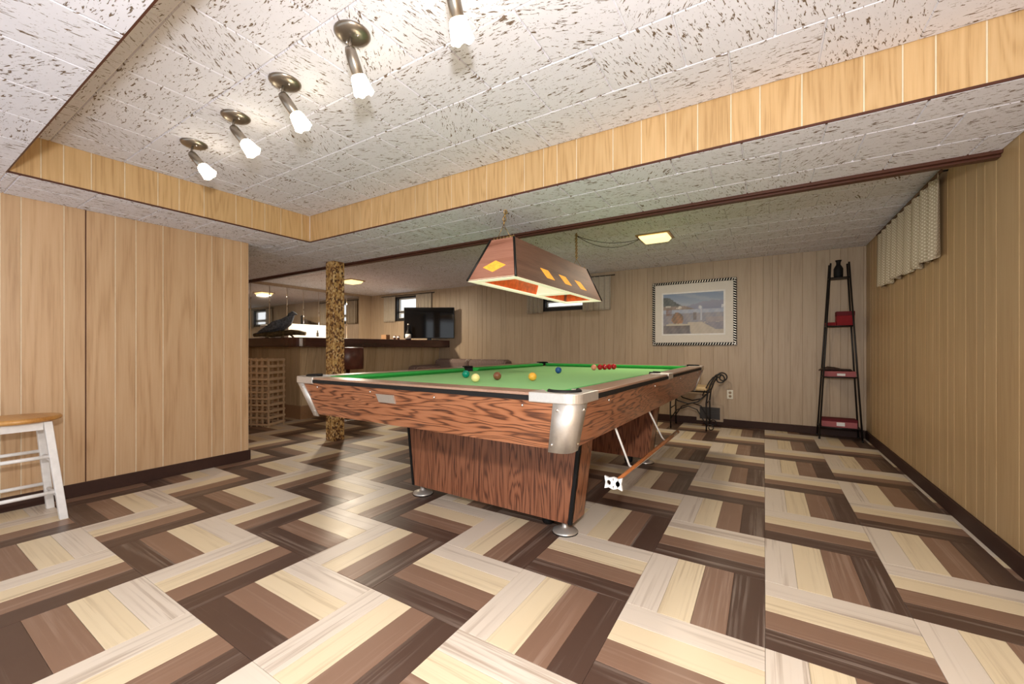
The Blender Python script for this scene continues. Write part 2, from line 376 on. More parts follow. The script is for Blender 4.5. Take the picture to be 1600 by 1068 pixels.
for cl in cells:
    for ax, q, x0, x1, y0, y1 in strips_of(cl[2], cl[3]):
        cx0, cx1, cy0, cy1 = max(x0, XB), min(x1, XR), max(y0, YS), min(y1, YW)
        if cx1-cx0 < 0.004 or cy1-cy0 < 0.004: continue
        if nobj < 300 and cl[0] == 0:
            whole = abs((cx1-cx0)-(x1-x0)) < 1e-6 and abs((cy1-cy0)-(y1-y0)) < 1e-6
            ox, oy = (cx0+cx1)/2, (cy0+cy1)/2
            key = (ax, q)
            if whole and key in shared: me = shared[key]
            else:
                bb = B(); strip_mesh(bb, cx0-ox, cx1-ox, cy0-oy, cy1-oy); me = bb.mesh('floor_strip', M[f'strip_{KIND[q]}_{ax}'])
                if whole: shared[key] = me
            inst('floor_strip', me, floor, (ox, oy, 0)); nobj += 1
        else: strip_mesh(rest, cx0, cx1, cy0, cy1, mi=('XY'.index(ax))*4+q)
ro = rest.build('floor_strips_beyond', mats8, floor); ro['kind'] = 'stuff'

# ================================================================ ceilings
def tile_mesh(w_, h_, name='ceiling_tile'):
    a, b_, c, t = w_/2-.0016, h_/2-.0016, .003, .007
    v = [(-a, -b_, 0), (a, -b_, 0), (a, b_, 0), (-a, b_, 0), (-a+c, -b_+c, -t), (a-c, -b_+c, -t), (a-c, b_-c, -t), (-a+c, b_-c, -t)]
    f = [(i+4, (i+1) % 4+4, (i+1) % 4, i) for i in range(4)]+[(7, 6, 5, 4)]
    return B().add(v, f, mi=0).mesh(name, M['fissure'])
FT = 0.3065
full_tile = tile_mesh(FT, FT)
def tile_ceiling(parent, z, regions, y_phase, x_phase):
    for (rx0, rx1, ry0, ry1) in regions:
        j0 = math.floor((ry0-y_phase)/FT)
        j = j0
        while y_phase+j*FT < ry1-0.004:
            y0, y1 = y_phase+j*FT, y_phase+(j+1)*FT
            st = x_phase+(FT/2 if j % 2 else 0)
            i = math.floor((rx0-st)/FT)
            while st+i*FT < rx1-0.004:
                x0, x1 = st+i*FT, st+(i+1)*FT
                a0, a1, b0, b1 = max(x0, rx0), min(x1, rx1), max(y0, ry0), min(y1, ry1)
                if a1-a0 > 0.012 and b1-b0 > 0.012:
                    whole = a1-a0 > FT-1e-5 and b1-b0 > FT-1e-5
                    inst('ceiling_tile', full_tile if whole else tile_mesh(a1-a0, b1-b0), parent, ((a0+a1)/2, (b0+b1)/2, z))
                i += 1
            j += 1
cr = B().box(XT-0.02, XR+0.05, YN-0.02, YT+0.02, ZT, ZT+0.03).build('ceiling_raised', M['white_back'])
tag(cr, 'raised recessed ceiling of fissured white acoustic tiles over the near half', kind='structure')
tile_ceiling(cr, ZT, [(XT, XR, YN, YT)], -1.604-4*FT, -1.195)
cs = B()
cs.box(XB-.05, XR+.05, YT+.03, YB, ZC, ZC+.03).box(XL-.05, XT-.03, YN-.03, YT+.03, ZC, ZC+.03).box(XL-.05, XR+.05, YS, YN-.03, ZC, ZC+.03).box(XB-.05, XL-.05, YS, YT+.03, ZC, ZC+.03)
cs.box(XB-.05, XR+.05, YB-.03, YB, ZC+.03, ZF+.02)
cso = cs.build('ceiling_soffit', M['white_back'])
tag(cso, 'lower soffit ceiling of fissured tiles framing the raised part', kind='structure')
tile_ceiling(cso, ZC, [(XB, XR, YT, YB-.05), (XL, XT, YN, YT), (XL, XR, YS, YN), (XB, XL, YL, YT)], -0.178-10*FT, -0.243)
cb = B().box(XB-.05, XR+.05, YB, YW+.05, ZF, ZF+.03).build('ceiling_back', M['white_back'])
tag(cb, 'back ceiling of white tiles in long rows beyond the dark trim', kind='structure')
tile_ceiling(cb, ZF, [(XB, XR, YB, YW)], YB-0.10, -0.12)
tr = B(); tr.box(XB, XR, YB-.055, YB+.004, ZC-.022, ZC+.0).box(XB, XR, YB-.035, YB+.012, ZC-.034, ZC-.022)
tag(tr.build('trim_1', M['trim'], bevel=.003), 'dark brown wood trim along the far edge of the soffit', kind='structure')

# ================================================================ walls with planks
PT = 0.004
def planks(parent, axis, c, nrm, seams, z0, z1, mat, gap=0.0055, holes=()):
    """vertical boards on the plane axis=c, facing nrm (+1/-1), between consecutive seams"""
    for a, b_ in zip(seams[:-1], seams[1:]):
        segs = [(z0, z1)]
        for (h0, h1, hz0, hz1) in holes:
            if a >= h0-1e-6 and b_ <= h1+1e-6: segs = [(z0, hz0), (hz1, z1)]
        for (s0, s1) in segs:
            if s1-s0 < 0.01: continue
            oc = ((a+b_)/2, (s0+s1)/2); hw, hh = (b_-a-gap)/2, (s1-s0)/2; e = .0012
            # front face slightly narrower than its base: eased edge
            pts = []
            for q, d in ((0, 0), (0, PT-e), (e, PT)):
                for (u, v) in [(-hw+q, -hh), (hw-q, -hh), (hw-q, hh), (-hw+q, hh)]:
                    pts.append((d*nrm, u, v) if axis == 'X' else (u, d*nrm, v))
            f = [(i, (i+1) % 4, (i+1) % 4+4, i+4) for i in range(4)]+[(i+4, (i+1) % 4+4, (i+1) % 4+8, i+8) for i in range(4)]+[(8, 9, 10, 11)]
            if (axis == 'X') == (nrm < 0): f = [t[::-1] for t in f]
            me = B().add(pts, f).mesh('wood_panel_board', mat)
            inst('wood_panel_board', me, parent, (c, oc[0], oc[1]) if axis == 'X' else (oc[0], c, oc[1]))
def rseams(a, b_, seed, must=()):
    r = random.Random(seed); W = [0.10, 0.15, 0.085, 0.20, 0.125, 0.17, 0.095, 0.21, 0.14]
    s = [a]
    while s[-1] < b_-0.22: s.append(s[-1]+r.choice(W))
    s.append(b_)
    for m_ in must:
        s = [q for q in s if abs(q-m_) > 0.035 or q in (a, b_)]+[m_]
    return sorted(set(s))
# right wall
wr = B().box(XR+PT, XR+.1, YS, YW+.1, 0, ZF).build('wall_right', M['groove']); tag(wr, 'right wall of honey wood boards with pale grooves', kind='structure')
rs = [0.196, 0.405, 0.523, 0.618, 0.754, 0.915, 1.016, 1.152, 1.27, 1.419, 1.614, 1.737, 1.818, 1.943, 2.221, 2.347, 2.458, 2.599]
planks(wr, 'X', XR+PT, -1, rseams(YS, 0.196, 3)[:-1]+rs+rseams(2.599, YW, 5)[1:], 0.09, ZF, M['panel_r'])
# left partition wall
wl = B().box(XL-.12, XL-PT, YS, YL, 0, ZC).build('wall_left', M['groove']); tag(wl, 'left partition wall of tan wood boards behind the stool', kind='structure')
planks(wl, 'X', XL-PT, 1, rseams(YS, -2.027, 8)[:-1]+[-2.027, -1.946, -1.765, -1.665, -1.518, -1.407, -1.25, -1.042, -0.928, -0.839, -0.707, YL], 0.085, ZC, M['panel_l'])
B().box(XL-PT, XL+.0006, -1.6675, -1.6625, .085, ZC).build('panel_joint', M['trim'], wl)
wlr = B().box(XB, XL-PT-.0005, YL-.12, YL-PT, 0, ZC).build('wall_passage', M['groove']); tag(wlr, 'return wall at the end of the left partition, facing the bar', kind='structure')
planks(wlr, 'Y', YL-PT, 1, rseams(XB, XL-PT, 12), 0.085, ZC, M['panel_l'])
# back wall with two window openings
W1 = (-6.40, -5.74, 1.54, 2.03); W2 = (-3.03, -2.30, 1.576, 2.03)
wb = B(); xs = [XB-.1, W1[0], W1[1], W2[0], W2[1], XR+.1]
for i in range(5):
    if i in (1, 3):
        h = W1 if i == 1 else W2
        wb.box(xs[i], xs[i+1], YW+PT, YW+.12, 0, h[2]).box(xs[i], xs[i+1], YW+PT, YW+.12, h[3], ZF)
    else: wb.box(xs[i], xs[i+1], YW+PT, YW+.12, 0, ZF)
wbo = wb.build('wall_back', M['groove_b']); tag(wbo, 'back wall of pale wood boards with two high windows', kind='structure')
bs = rseams(XB, XR, 21, must=[W1[0], W1[1], W2[0], W2[1], -1.196, -0.39, -0.145, -0.013, 0.081, 0.26, 0.377, 0.509, 0.79])
planks(wbo, 'Y', YW+PT, -1, bs, 0.09, ZF, M['panel_b'], gap=.003, holes=(W1, W2))
# mirrored bar wall
wm = B().box(XB-.1, XB-PT, YL, YW+.1, 0, ZF).build('wall_bar', M['groove_b']); tag(wm, 'far left wall behind the bar, clad with tall mirror strips', kind='structure')
planks(wm, 'X', XB-PT, 1, rseams(YL, YW, 31), 0, 1.0, M['panel_b'], gap=.003)
ym = 3.035
planks(wm, 'X', XB-PT, 1, [ym, 3.19, YW], 1.0, ZF, M['panel_b'], gap=.003)
y = ym
while y > -0.5:
    bb = B(); a, c_ = -0.1475, 0.1475
    e = .006
    z0_, z1_ = 1.0, 2.06
    pts = [(0, a, z0_), (0, c_, z0_), (0, c_, z1_), (0, a, z1_), (.004, a+e, z0_+e), (.004, c_-e, z0_+e), (.004, c_-e, z1_-e), (.004, a+e, z1_-e)]
    bb.add(pts, [(i, (i+1) % 4, (i+1) % 4+4, i+4) for i in range(4)]+[(4, 5, 6, 7)])
    bb.build('mirror_strip', M['mirror'], wm, loc=(XB-PT+.001, y-0.15, 0)); y -= 0.30
mh = B().box(XB-PT, XB-PT+.008, YL, ym, 2.06, ZF).build('mirror_header', M['panel_b'], wm)
# recess fascias
fs = [XT, -3.15, -3.022, -2.845, -2.734, -2.597, -2.477, -2.331, -2.128, -2.011, -1.919, -1.793, -1.648, -1.504, -1.359, -1.227, -1.098, -1.011, -0.892, -0.685, -0.537, -0.418, -0.273, -0.133, -0.019, 0.133, 0.335, 0.449, 0.54, 0.67, 0.80, XR]
ff = B().box(XT, XR, YT+PT, YT+.03, ZC+.001, ZT).build('wall_recess_back', M['groove']); tag(ff, 'golden wood fascia along the far side of the raised ceiling', kind='structure')
planks(ff, 'Y', YT+PT, -1, [XT-.003]+fs[1:], ZC+.002, ZT-.001, M['panel_f'])
B().box(XT, XR, YT-.002, YT+.012, ZC-.006, ZC+.004).build('dark_edge_strip', M['trim'], ff)
lf = B().box(XT-.03, XT-PT, YN, YT, ZC+.001, ZT).build('wall_recess_left', M['groove']); tag(lf, 'golden wood fascia along the left side of the raised ceiling', kind='structure')
planks(lf, 'X', XT-PT, 1, [YN, -1.942, -1.856, -1.743, -1.594, -1.43, -1.315, -1.169, -0.962, -0.848, -0.752, -0.625, -0.444, YT+.003], ZC+.002, ZT-.001, M['panel_f'])
B().box(XT-.012, XT+.002, YN, YT, ZC-.006, ZC+.004).build('dark_edge_strip', M['trim'], lf)
nf = B().box(XT, XR, YN-.03, YN-PT, ZC+.001, ZT).build('wall_recess_front', M['groove']); tag(nf, 'wood fascia along the near side of the raised ceiling', kind='structure')
planks(nf, 'Y', YN-PT, 1, rseams(XT, XR, 41), ZC+.002, ZT-.001, M['panel_f'])
B().box(XT, XR, YN-.012, YN+.002, ZC-.006, ZC+.004).build('dark_edge_strip', M['trim'], nf)
# baseboards
def bboard(name, x0, x1, y0, y1, label):
    tag(B().box(x0, x1, y0, y1, 0, 0.088).build(name, M['baseb'], bevel=.004), label, kind='structure')
bboard('baseboard_right', XR-.014, XR+PT, YS, YW-.014, 'dark vinyl baseboard along the right wall')
bboard('baseboard_back', XB, XR-.014, YW-.014, YW+PT, 'dark vinyl baseboard along the back wall')
bboard('baseboard_left', XL-PT, XL+.012, YS, YL+.012, 'dark vinyl baseboard along the left partition')
bboard('baseboard_passage', XB, XL-PT, YL-PT, YL+.012, 'dark vinyl baseboard along the partition return')
# windows
for n_, h, lab in (('window_1', W1, 'small high window with black frame behind the television'), ('window_2', W2, 'small high window with black frame behind the hanging lamp')):
    we = empty(n_, (0, 0, 0)); tag(we, lab, kind='structure')
    x0, x1, z0, z1 = h; t = .035
    fb = B(); ya, yb = YW-.012, YW+.10
    fb.box(x0, x1, ya, yb, z0, z0+t+.02).box(x0, x1, ya, yb, z1-t, z1).box(x0, x0+t+.02, ya, yb, z0+t+.02, z1-t).box(x1-t, x1, ya, yb, z0+t+.02, z1-t)
    fb.build('window_frame', M['winframe'], we)
    mid = (z0+z1)/2-.06
    B().box(x0+t+.02, x1-t, YW+.045, YW+.075, mid-.012, mid+.012).build('window_bar', M['winframe'], we)
    sb = B(); ys0, ys1 = YW+.05, YW+.07
    for zz0, zz1 in ((z0+t+.02, mid-.012), (mid+.012, z1-t)):
        a0, a1, q = x0+t+.02, x1-t, .022
        sb = B(); sb.box(a0, a1, ys0, ys1, zz0, zz0+q).box(a0, a1, ys0, ys1, zz1-q, zz1).box(a0, a0+q, ys0, ys1, zz0+q, zz1-q).box(a1-q, a1, ys0, ys1, zz0+q, zz1-q)
        so = sb.build('sash', M['whitep'], we)
        B().box(a0+q, a1-q, YW+.058, YW+.062, zz0+q, zz1-q).build('pane', M['glass'], so)

# ================================================================ pool table
tb = empty('pool_table', (-1.424, 0.331, 0), -math.radians(1.3)); tag(tb, 'long snooker table with green cloth, rosewood sides and silver corner castings', 'pool table')
HW, HL, Z1 = 0.905, 1.479, 0.819
ZB, INS = 0.600, 0.062           # bottom of the apron and its inset
RT = 0.030                       # height of the rail edge
RW = 0.115                       # rail width
CX = 0.200                       # length of the corner cap along each side
zt, zb = Z1-RT, ZB
def apron(axis, sgn):
    b_ = B()
    if axis == 'Y':   # front/back board
        e = HL-.008; x1 = HW-.07
        P = lambda x, d, z: (x, sgn*d, z)
        o = [P(-x1, e, zt), P(x1, e, zt), P(x1-INS*.5, e-INS, zb), P(-x1+INS*.5, e-INS, zb)]; i_ = [P(-x1, e-.03, zt), P(x1, e-.03, zt), P(x1-INS*.5, e-INS-.03, zb), P(-x1+INS*.5, e-INS-.03, zb)]
    else:
        e = HW-.008; x1 = HL-.07
        P = lambda x, d, z: (sgn*d, x, z)
        o = [P(-x1, e, zt), P(x1, e, zt), P(x1-INS*.5, e-INS, zb), P(-x1+INS*.5, e-INS, zb)]; i_ = [P(-x1, e-.03, zt), P(x1, e-.03, zt), P(x1-INS*.5, e-INS-.03, zb), P(-x1+INS*.5, e-INS-.03, zb)]
    b_.hexa(o, i_)
    ob = b_.build('apron', M['roseX'] if axis == 'Y' else M['roseY'], tb)
    for s_ in (-.62, -.2, .2, .62):
        u = s_*x1*1.3
        p = P(u, e+.0005-.012*INS/.19, zt-.022)
        sb = B(); sb.sphere(p, .0055, 10, 6); sb.build('screw', M['chrome'], ob)
    return ob
aprons = [apron('Y', -1), apron('Y', 1), apron('X', -1), apron('X', 1)]
em = B(); ey = -(HL-.008-INS*.24)-.004; em.hexa([(-.172, ey+.006, zt-.072), (-.052, ey+.006, zt-.072), (-.052, ey+.02, zt-.072), (-.172, ey+.02, zt-.072)], [(-.172, ey-.012, zt-.03), (-.052, ey-.012, zt-.03), (-.052, ey+.02, zt-.03), (-.172, ey+.02, zt-.03)])
emo = em.build('emblem_plate', M['silver'], tb); emo['label'] = 'small silver maker plate'
# rails: top boards and black edge bands
def rail(axis, sgn, a, b_):
    bb = B()
    e0, e1 = (HL-RW, HL) if axis == 'Y' else (HW-RW, HW)
    if axis == 'Y': ys_ = sorted((sgn*e0, sgn*(e1-.004))); bb.box(a, b_, ys_[0], ys_[1], Z1-.012, Z1-.001)
    else: xs_ = sorted((sgn*e0, sgn*(e1-.004))); bb.box(xs_[0], xs_[1], a, b_, Z1-.012, Z1-.001)
    bb.build('top_rail', M['rail'], tb, bevel=.002)
    bb = B()
    if axis == 'Y': ys_ = sorted((sgn*(e1-.03), sgn*e1)); bb.box(a, b_, ys_[0], ys_[1], Z1-RT, Z1-.0125)
    else: xs_ = sorted((sgn*(e1-.03), sgn*e1)); bb.box(xs_[0], xs_[1], a, b_, Z1-RT, Z1-.0125)
    bb.build('edge_band', M['black'], tb)
MC = 0.062
for sg in (-1, 1):
    rail('Y', sg, -HW+CX, HW-CX)
    rail('X', sg, -HL+CX, -MC); rail('X', sg, MC, HL-CX)
# bed, cushions
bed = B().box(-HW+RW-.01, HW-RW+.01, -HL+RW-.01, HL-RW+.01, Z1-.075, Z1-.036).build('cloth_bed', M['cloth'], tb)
B().box(-HW+.09, HW-.09, -HL+.09, HL-.09, ZB+.02, Z1-.076).build('slate_frame', M['black'], tb)
def cushion(axis, sgn, a, b_):
    cw = .048; top = Z1-.003; bb = B()
    prof = [(0, top), (cw, top-.006), (cw, top-.016), (cw*.55, Z1-.036), (0, Z1-.036)]
    e = (HL if axis == 'Y' else HW)-RW
    def pt(u, z, t): return (t, sgn*(e-u), z) if axis == 'Y' else (sgn*(e-u), t, z)
    n = len(prof); v = [pt(u, z, a+(u*.9)) for u, z in prof]+[pt(u, z, b_-(u*.9)) for u, z in prof]
    bb.add(v, [list(range(n)), list(range(n, 2*n))[::-1]]+[(i, i+n, (i+1) % n+n, (i+1) % n) for i in range(n)])
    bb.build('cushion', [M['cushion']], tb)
PKT = RW+.035
for sg in (-1, 1):
    cushion('Y', sg, -HW+PKT, HW-PKT)
    cushion('X', sg, -HL+PKT, -.058); cushion('X', sg, .058, HL-PKT)
# corner castings
def corner(sx, sy):
    ce = empty('corner_casting'); ce.parent = tb
    R_ = .055; W_ = RW+.004
    # plan outline, first quadrant, then mirrored; pocket bite as an arc
    out = [(HW-CX, HL)]+[(HW-R_+R_*math.sin(t), HL-R_+R_*math.cos(t)) for t in [i*math.pi/16 for i in range(9)]]+[(HW, HL-CX)]
    pr = .066; pc = (HW-.098, HL-.098)
    inner = [(HW-W_, HL-CX)]+[(pc[0]+pr*math.cos(t), pc[1]+pr*math.sin(t)) for t in [math.radians(-45+i*180/14) for i in range(15)]]+[(HW-CX, HL-W_)]
    poly = out+inner
    if sx*sy < 0: poly = poly[::-1]
    pm = lambda u, v, h: (sx*u, sy*v, h)
    cap = B().prism(poly, pm, Z1-RT-.006, Z1+.002).build('corner_cap', M['silver'], tb, bevel=.004)
    # curved leg plate below the cap, tapering with the apron
    def ring(off, ins):
        r = .05; h = HW-.004-ins; l = HL-.004-ins; g = .095*(1-ins*1.6)
        return [(h-g+off*0, l-off)]+[(h-r+(r-off)*math.sin(t), l-r+(r-off)*math.cos(t)) for t in [i*math.pi/12 for i in range(7)]]+[(h-off, l-g)]
    b_ = B(); A, A2 = ring(0, 0), ring(.008, 0); C_, C2 = ring(0, INS), ring(.008, INS)
    n = len(A)
    zt_, zb_ = Z1-RT-.004, ZB-.012
    v = [pm(u, w_, zt_) for u, w_ in A]+[pm(u, w_, zb_) for u, w_ in C_]+[pm(u, w_, zt_) for u, w_ in A2]+[pm(u, w_, zb_) for u, w_ in C2]
    f = [(i, i+1, i+1+n, i+n) for i in range(n-1)]+[(i+2*n, i+3*n, i+1+3*n, i+1+2*n) for i in range(n-1)]+[(i, i+2*n, i+1+2*n, i+1) for i in range(n-1)]+[(i+n, i+1+n, i+1+3*n, i+3*n) for i in range(n-1)]+[(0, n, 3*n, 2*n), (n-1, 3*n-1, 4*n-1, 2*n-1)]
    b_.add(v, f, smooth=True)
    pl = b_.build('corner_plate', M['silver'], tb)
    for uu, vv, zz, ii in ((HW-.075, HL-.003, zt-.03, 0.01), (HW-.075, HL-.003, zb+.02, INS*.9), (HW-.003, HL-.075, zt-.03, .01), (HW-.003, HL-.075, zb+.02, INS*.9)):
        B().sphere(pm(uu-ii, vv-ii, zz), .006, 10, 6).build('screw', M['chrome'], pl)
    # pocket liner
    lp = [pm(pc[0]+.058*math.cos(t), pc[1]+.058*math.sin(t), Z1+.003) for t in [math.radians(-55+i*200/18) for i in range(19)]]
    lw = [math.radians(-50+i*190/18) for i in range(19)]
    B().loft([[pm(pc[0]+r_*math.cos(t), pc[1]+r_*math.sin(t), z_) for r_, z_ in ((pr-.001, Z1-.05), (pr-.001, Z1+.001), (pr-.006, Z1+.001), (pr-.006, Z1-.05))] for t in lw]).build('pocket_wall', M['black'], tb)
    B().tube(lp, .008, 8).build('pocket_liner', M['black'], tb)
    B().lathe([(.035, Z1-.11), (.055, Z1-.045), (.050, Z1-.045), (.031, Z1-.105)], 20, (sx*pc[0], sy*pc[1], 0)).build('pocket', M['black'], tb)
    bpy.data.objects.remove(ce)
for sx in (-1, 1):
    for sy in (-1, 1): corner(sx, sy)
# side pockets
for sx in (-1, 1):
    x0, x1 = sorted((sx*(HW-RW-.002), sx*(HW+.001)))
    poly = [(HW+.001, -MC-.004), (HW+.001, MC+.004), (HW-RW, MC+.004)]+[(HW-RW-.01+.058*math.cos(t), .056*math.sin(t)) for t in [math.radians(85-i*170/12) for i in range(13)]]+[(HW-RW, -MC-.004)]
    if sx < 0: poly = poly[::-1]
    B().prism(poly, lambda u, v, h: (sx*u, v, h), Z1-RT-.004, Z1+.002).build('side_cap', M['silver'], tb, bevel=.003)
    lp = [(sx*(HW-RW-.01+.052*math.cos(t)), .05*math.sin(t), Z1+.004) for t in [math.radians(-90+i*180/16) for i in range(17)]]
    lw = [math.radians(-92+i*184/16) for i in range(17)]
    B().loft([[(sx*(HW-RW-.01+r_*math.cos(t)), r_*.965*math.sin(t), z_) for r_, z_ in ((.057, Z1-.05), (.057, Z1+.001), (.051, Z1+.001), (.051, Z1-.05))] for t in lw]).build('pocket_wall', M['black'], tb)
    B().tube(lp, .007, 8).build('pocket_liner', M['black'], tb)
    B().lathe([(.035, Z1-.11), (.05, Z1-.045), (.045, Z1-.045), (.031, Z1-.105)], 20, (sx*(HW-RW-.005), 0, 0)).build('pocket', M['black'], tb)
# pedestals
for sy in (-1, 1):
    yf, yb_ = -.842, -.675
    pe = B(); tw, bw = .655, .585
    Y = lambda v: v if sy < 0 else -v
    def hx(b, x0t, x1t, x0b, x1b, y0, y1, z0, z1):
        y0, y1 = sorted((Y(y0), Y(y1)))
        b.hexa([(x0b, y0, z0), (x1b, y0, z0), (x1b, y1, z0), (x0b, y1, z0)], [(x0t, y0, z1), (x1t, y0, z1), (x1t, y1, z1), (x0t, y1, z1)])
    zb0, zt0 = .062, ZB+.03
    hx(pe, -tw+.004, tw-.004, -bw+.004, bw-.004, yf+.006, yb_-.006, zb0, zt0)
    po = pe.build('pedestal', M['pedwood'], tb)
    nb = 6
    for i in range(nb):
        a, c_ = -1+2*i/nb, -1+2*(i+1)/nb; g = .0012
        bo = B(); hx(bo, a*(tw-.02)+g, c_*(tw-.02)-g, a*(bw-.02)+g, c_*(bw-.02)-g, yf, yf+.008, zb0+.002, zt0)
        bo.build('front_board', M['pedwood'], po)
    for sx in (-1, 1):
        bo = B(); a, c_ = sorted((sx*(tw-.018), sx*tw)); d, e_ = sorted((sx*(bw-.018), sx*bw))
        hx(bo, a, c_, d, e_, yf-.003, yf+.022, zb0, zt0); bo.build('corner_trim', M['black'], po)
        bo = B(); a, c_ = sorted((sx*(tw-.01), sx*(tw+.001))); d, e_ = sorted((sx*(bw-.01), sx*(bw+.001)))
        hx(bo, a, c_, d, e_, yf+.024, yb_, zb0+.002, zt0); bo.build('side_board', M['roseZ'], po)
        ft = B().lathe([(.001, 0), (.066, 0), (.068, .006), (.064, .013), (.03, .024), (.0175, .03), (.0175, .075), (.001, .075)], 24, (sx*(bw-.055)+0, Y(yf+.045), 0))
        fo = ft.build('levelling_foot', M['silver'], tb)
        B().lathe([(.001, -.0), (.0695, -.0), (.0695, .005), (.001, .005)], 24, (sx*(bw-.055), Y(yf+.045), 0.0002)).build('foot_pad', M['black'], fo)
    B().lathe([(.001, .002), (.03, .002), (.035, .012), (.035, .04), (.022, .064), (.001, .064)], 16, (.40, Y(yf+.10), 0)).build('caster', M['black'], po)
B().box(-.35, .35, -.66, .66, .40, ZB+.01).build('stretcher_beam', M['pedwood'], tb)
# wire cue hooks on the right side
hk = B(); hx_ = .80
hp = [(.80, -.80, .615), (.808, -.80, .585), (.825, -.66, .395), (.83, -.645, .365), (.845, -.61, .345), (.85, -.30, .342), (.85, .12, .345), (.855, .44, .352)]
hk.tube(hp, .0055, 8)
hk.tube([(.80, -.16, .615), (.808, -.16, .585), (.83, .075, .385), (.846, .10, .356)], .0055, 8)
hk.build('cue_hook', M['whitep'], tb)

# rest stick with cross head
st = empty('bridge_stick', (-0.575, 0.05, 0.362)); tag(st, 'wooden bridge stick with white cross head lying in the hooks under the table', 'cue rest')
B().tube([(-.012, -.70, .006), (-.006, -.2, -.002), (.0, .3, -.010), (.006, .79, -.018)], [.0085, .010, .0125, .0145], 10).build('shaft', grain('cue_shaft', 'Y', (0.56, 0.22, 0.075), (0.47, 0.165, 0.05), (0.33, 0.10, 0.03), freq=40, stretch=14, k=10, streak=0.4, rough=0.25), st)
hd = B()
def star(cx, s):
    o_, i_ = [], []
    for q in range(16):
        a = 2*math.pi*q/16+math.pi/4
        r = .040 if q % 4 == 0 else (.021 if q % 4 == 2 else .026)
        o_.append((cx+s*r*math.cos(a)*.72, r*math.sin(a))); i_.append((cx+.010*math.cos(a), .012*math.sin(a)))
    n = 16
    for (y0, y1) in ((-.006, .006),):
        v = [(x, y0, z) for x, z in o_]+[(x, y0, z) for x, z in i_]+[(x, y1, z) for x, z in o_]+[(x, y1, z) for x, z in i_]
        f = []
        for q in range(n):
            p = (q+1) % n
            f += [(q, p, n+p, n+q), (2*n+q, 3*n+q, 3*n+p, 2*n+p), (q, 2*n+q, 2*n+p, p), (n+q, n+p, 3*n+p, 3*n+q)]
        hd.add(v, f)
star(-.021, 1); star(.021, -1)
hd.box(-.012, .012, -.004, .03, -.012, .012)
hd.build('cross_head', M['whitep'], st, loc=(-.013, -.712, .006))

# balls
ZB_ = Z1-.036+.0262
def at(x, y, Z):
    a, b_ = (x-800)/F, (544.5-y)/F
    d = fwd+rgt*a+Vector((0, 0, b_)); t = (Z-CAM.z)/d.z; return CAM+d*t
balls = [('green_ball', (728, 584), (0.0, 0.24, 0.15), 'dark green snooker ball left of the cream ball'), ('cream_ball', (743, 590), (0.80, 0.70, 0.28), 'pale yellow snooker ball beside the green ball'),
         ('brown_ball', (777, 587), (0.20, 0.075, 0.035), 'brown snooker ball on the green cloth'), ('orange_ball', (832, 588), (0.80, 0.42, 0.05), 'golden yellow snooker ball nearest the silver corner'),
         ('blue_ball', (872.5, 578), (0.02, 0.09, 0.28), 'blue snooker ball near the far left corner pocket'), ('pink_ball', (928, 573.6), (0.82, 0.30, 0.22), 'pink snooker ball at the front of the red row')]
for n_, p, c, lab in balls:
    q = at(p[0], p[1], ZB_)
    tag(B().sphere((0, 0, 0), .026).build(n_, ball(n_+'_gloss', c), loc=q), lab, 'ball', 'snooker balls on the table')
redm = ball('red_ball_gloss', (0.42, 0.008, 0.018)); rme = None
p0, p1 = at(937.5, 573.2, ZB_), at(959, 572.4, ZB_)
for i, w_ in enumerate(('first', 'second', 'third', 'last')):
    q = p0.lerp(p1, i/3)
    if rme is None: rb = B().sphere((0, 0, 0), .026).build('red_ball', redm, loc=q); rme = rb.data
    else: rb = bpy.data.objects.new('red_ball', rme); COL.objects.link(rb); rb.location = q
    tag(rb, f'{w_} red ball in the row counted from the pink ball', 'ball', 'snooker balls on the table')

# ================================================================ hanging table lamp
lp = empty('hanging_lamp', (-1.494, 0.44, 1.43)); tag(lp, 'long hanging wood-veneer table lamp with amber glass diamonds above the snooker table', 'lamp')
bx, by, tx, ty, hz = .189, .78, .093, .645, .287
def lerp(a, b_, t): return tuple(a[i]+(b_[i]-a[i])*t for i in range(3))
Bc = {(sx, sy): (sx*bx, sy*by, 0) for sx in (-1, 1) for sy in (-1, 1)}
Tc = {(sx, sy): (sx*tx, sy*ty, hz) for sx in (-1, 1) for sy in (-1, 1)}
def panel(c0, c1, c2, c3, name, mat, nrm, th=.008, parent=lp):
    n = Vector(nrm).normalized()*th
    o_ = [Vector(c) for c in (c0, c1, c2, c3)]
    b_ = B(); b_.add([p for p in o_]+[p-n for p in o_], [(0, 1, 2, 3), (7, 6, 5, 4)]+[(i, i+4, (i+1) % 4+4, (i+1) % 4) for i in range(4)])
    return b_.build(name, mat, parent)
def on(c0, c1, c2, c3, u, v):   # bilinear point
    return Vector(lerp(lerp(c0, c1, u), lerp(c3, c2, u), v))
for sx in (-1, 1):
    q = (Bc[(sx, -1)], Bc[(sx, 1)], Tc[(sx, 1)], Tc[(sx, -1)])
    n = (sx*hz, 0, bx-tx)
    so = panel(*q, 'side_panel', M['lampside'], n)
    inn = [Vector(p)-Vector(n).normalized()*.012 for p in (on(*q, .04, .06), on(*q, .96, .06), on(*q, .96, .93), on(*q, .04, .93))]
    panel(*inn, 'inner_liner', M['amberin'], n, .002, so)
    for u in (.30, .51, .72):
        d = [on(*q, u-.01, .20), on(*q, u+.075, .20), on(*q, u+.02, .42), on(*q, u-.065, .42)]
        d = [p+Vector(n).normalized()*.0015 for p in d]
        panel(*d, 'amber_pane', M['amber'], n, .004, so)
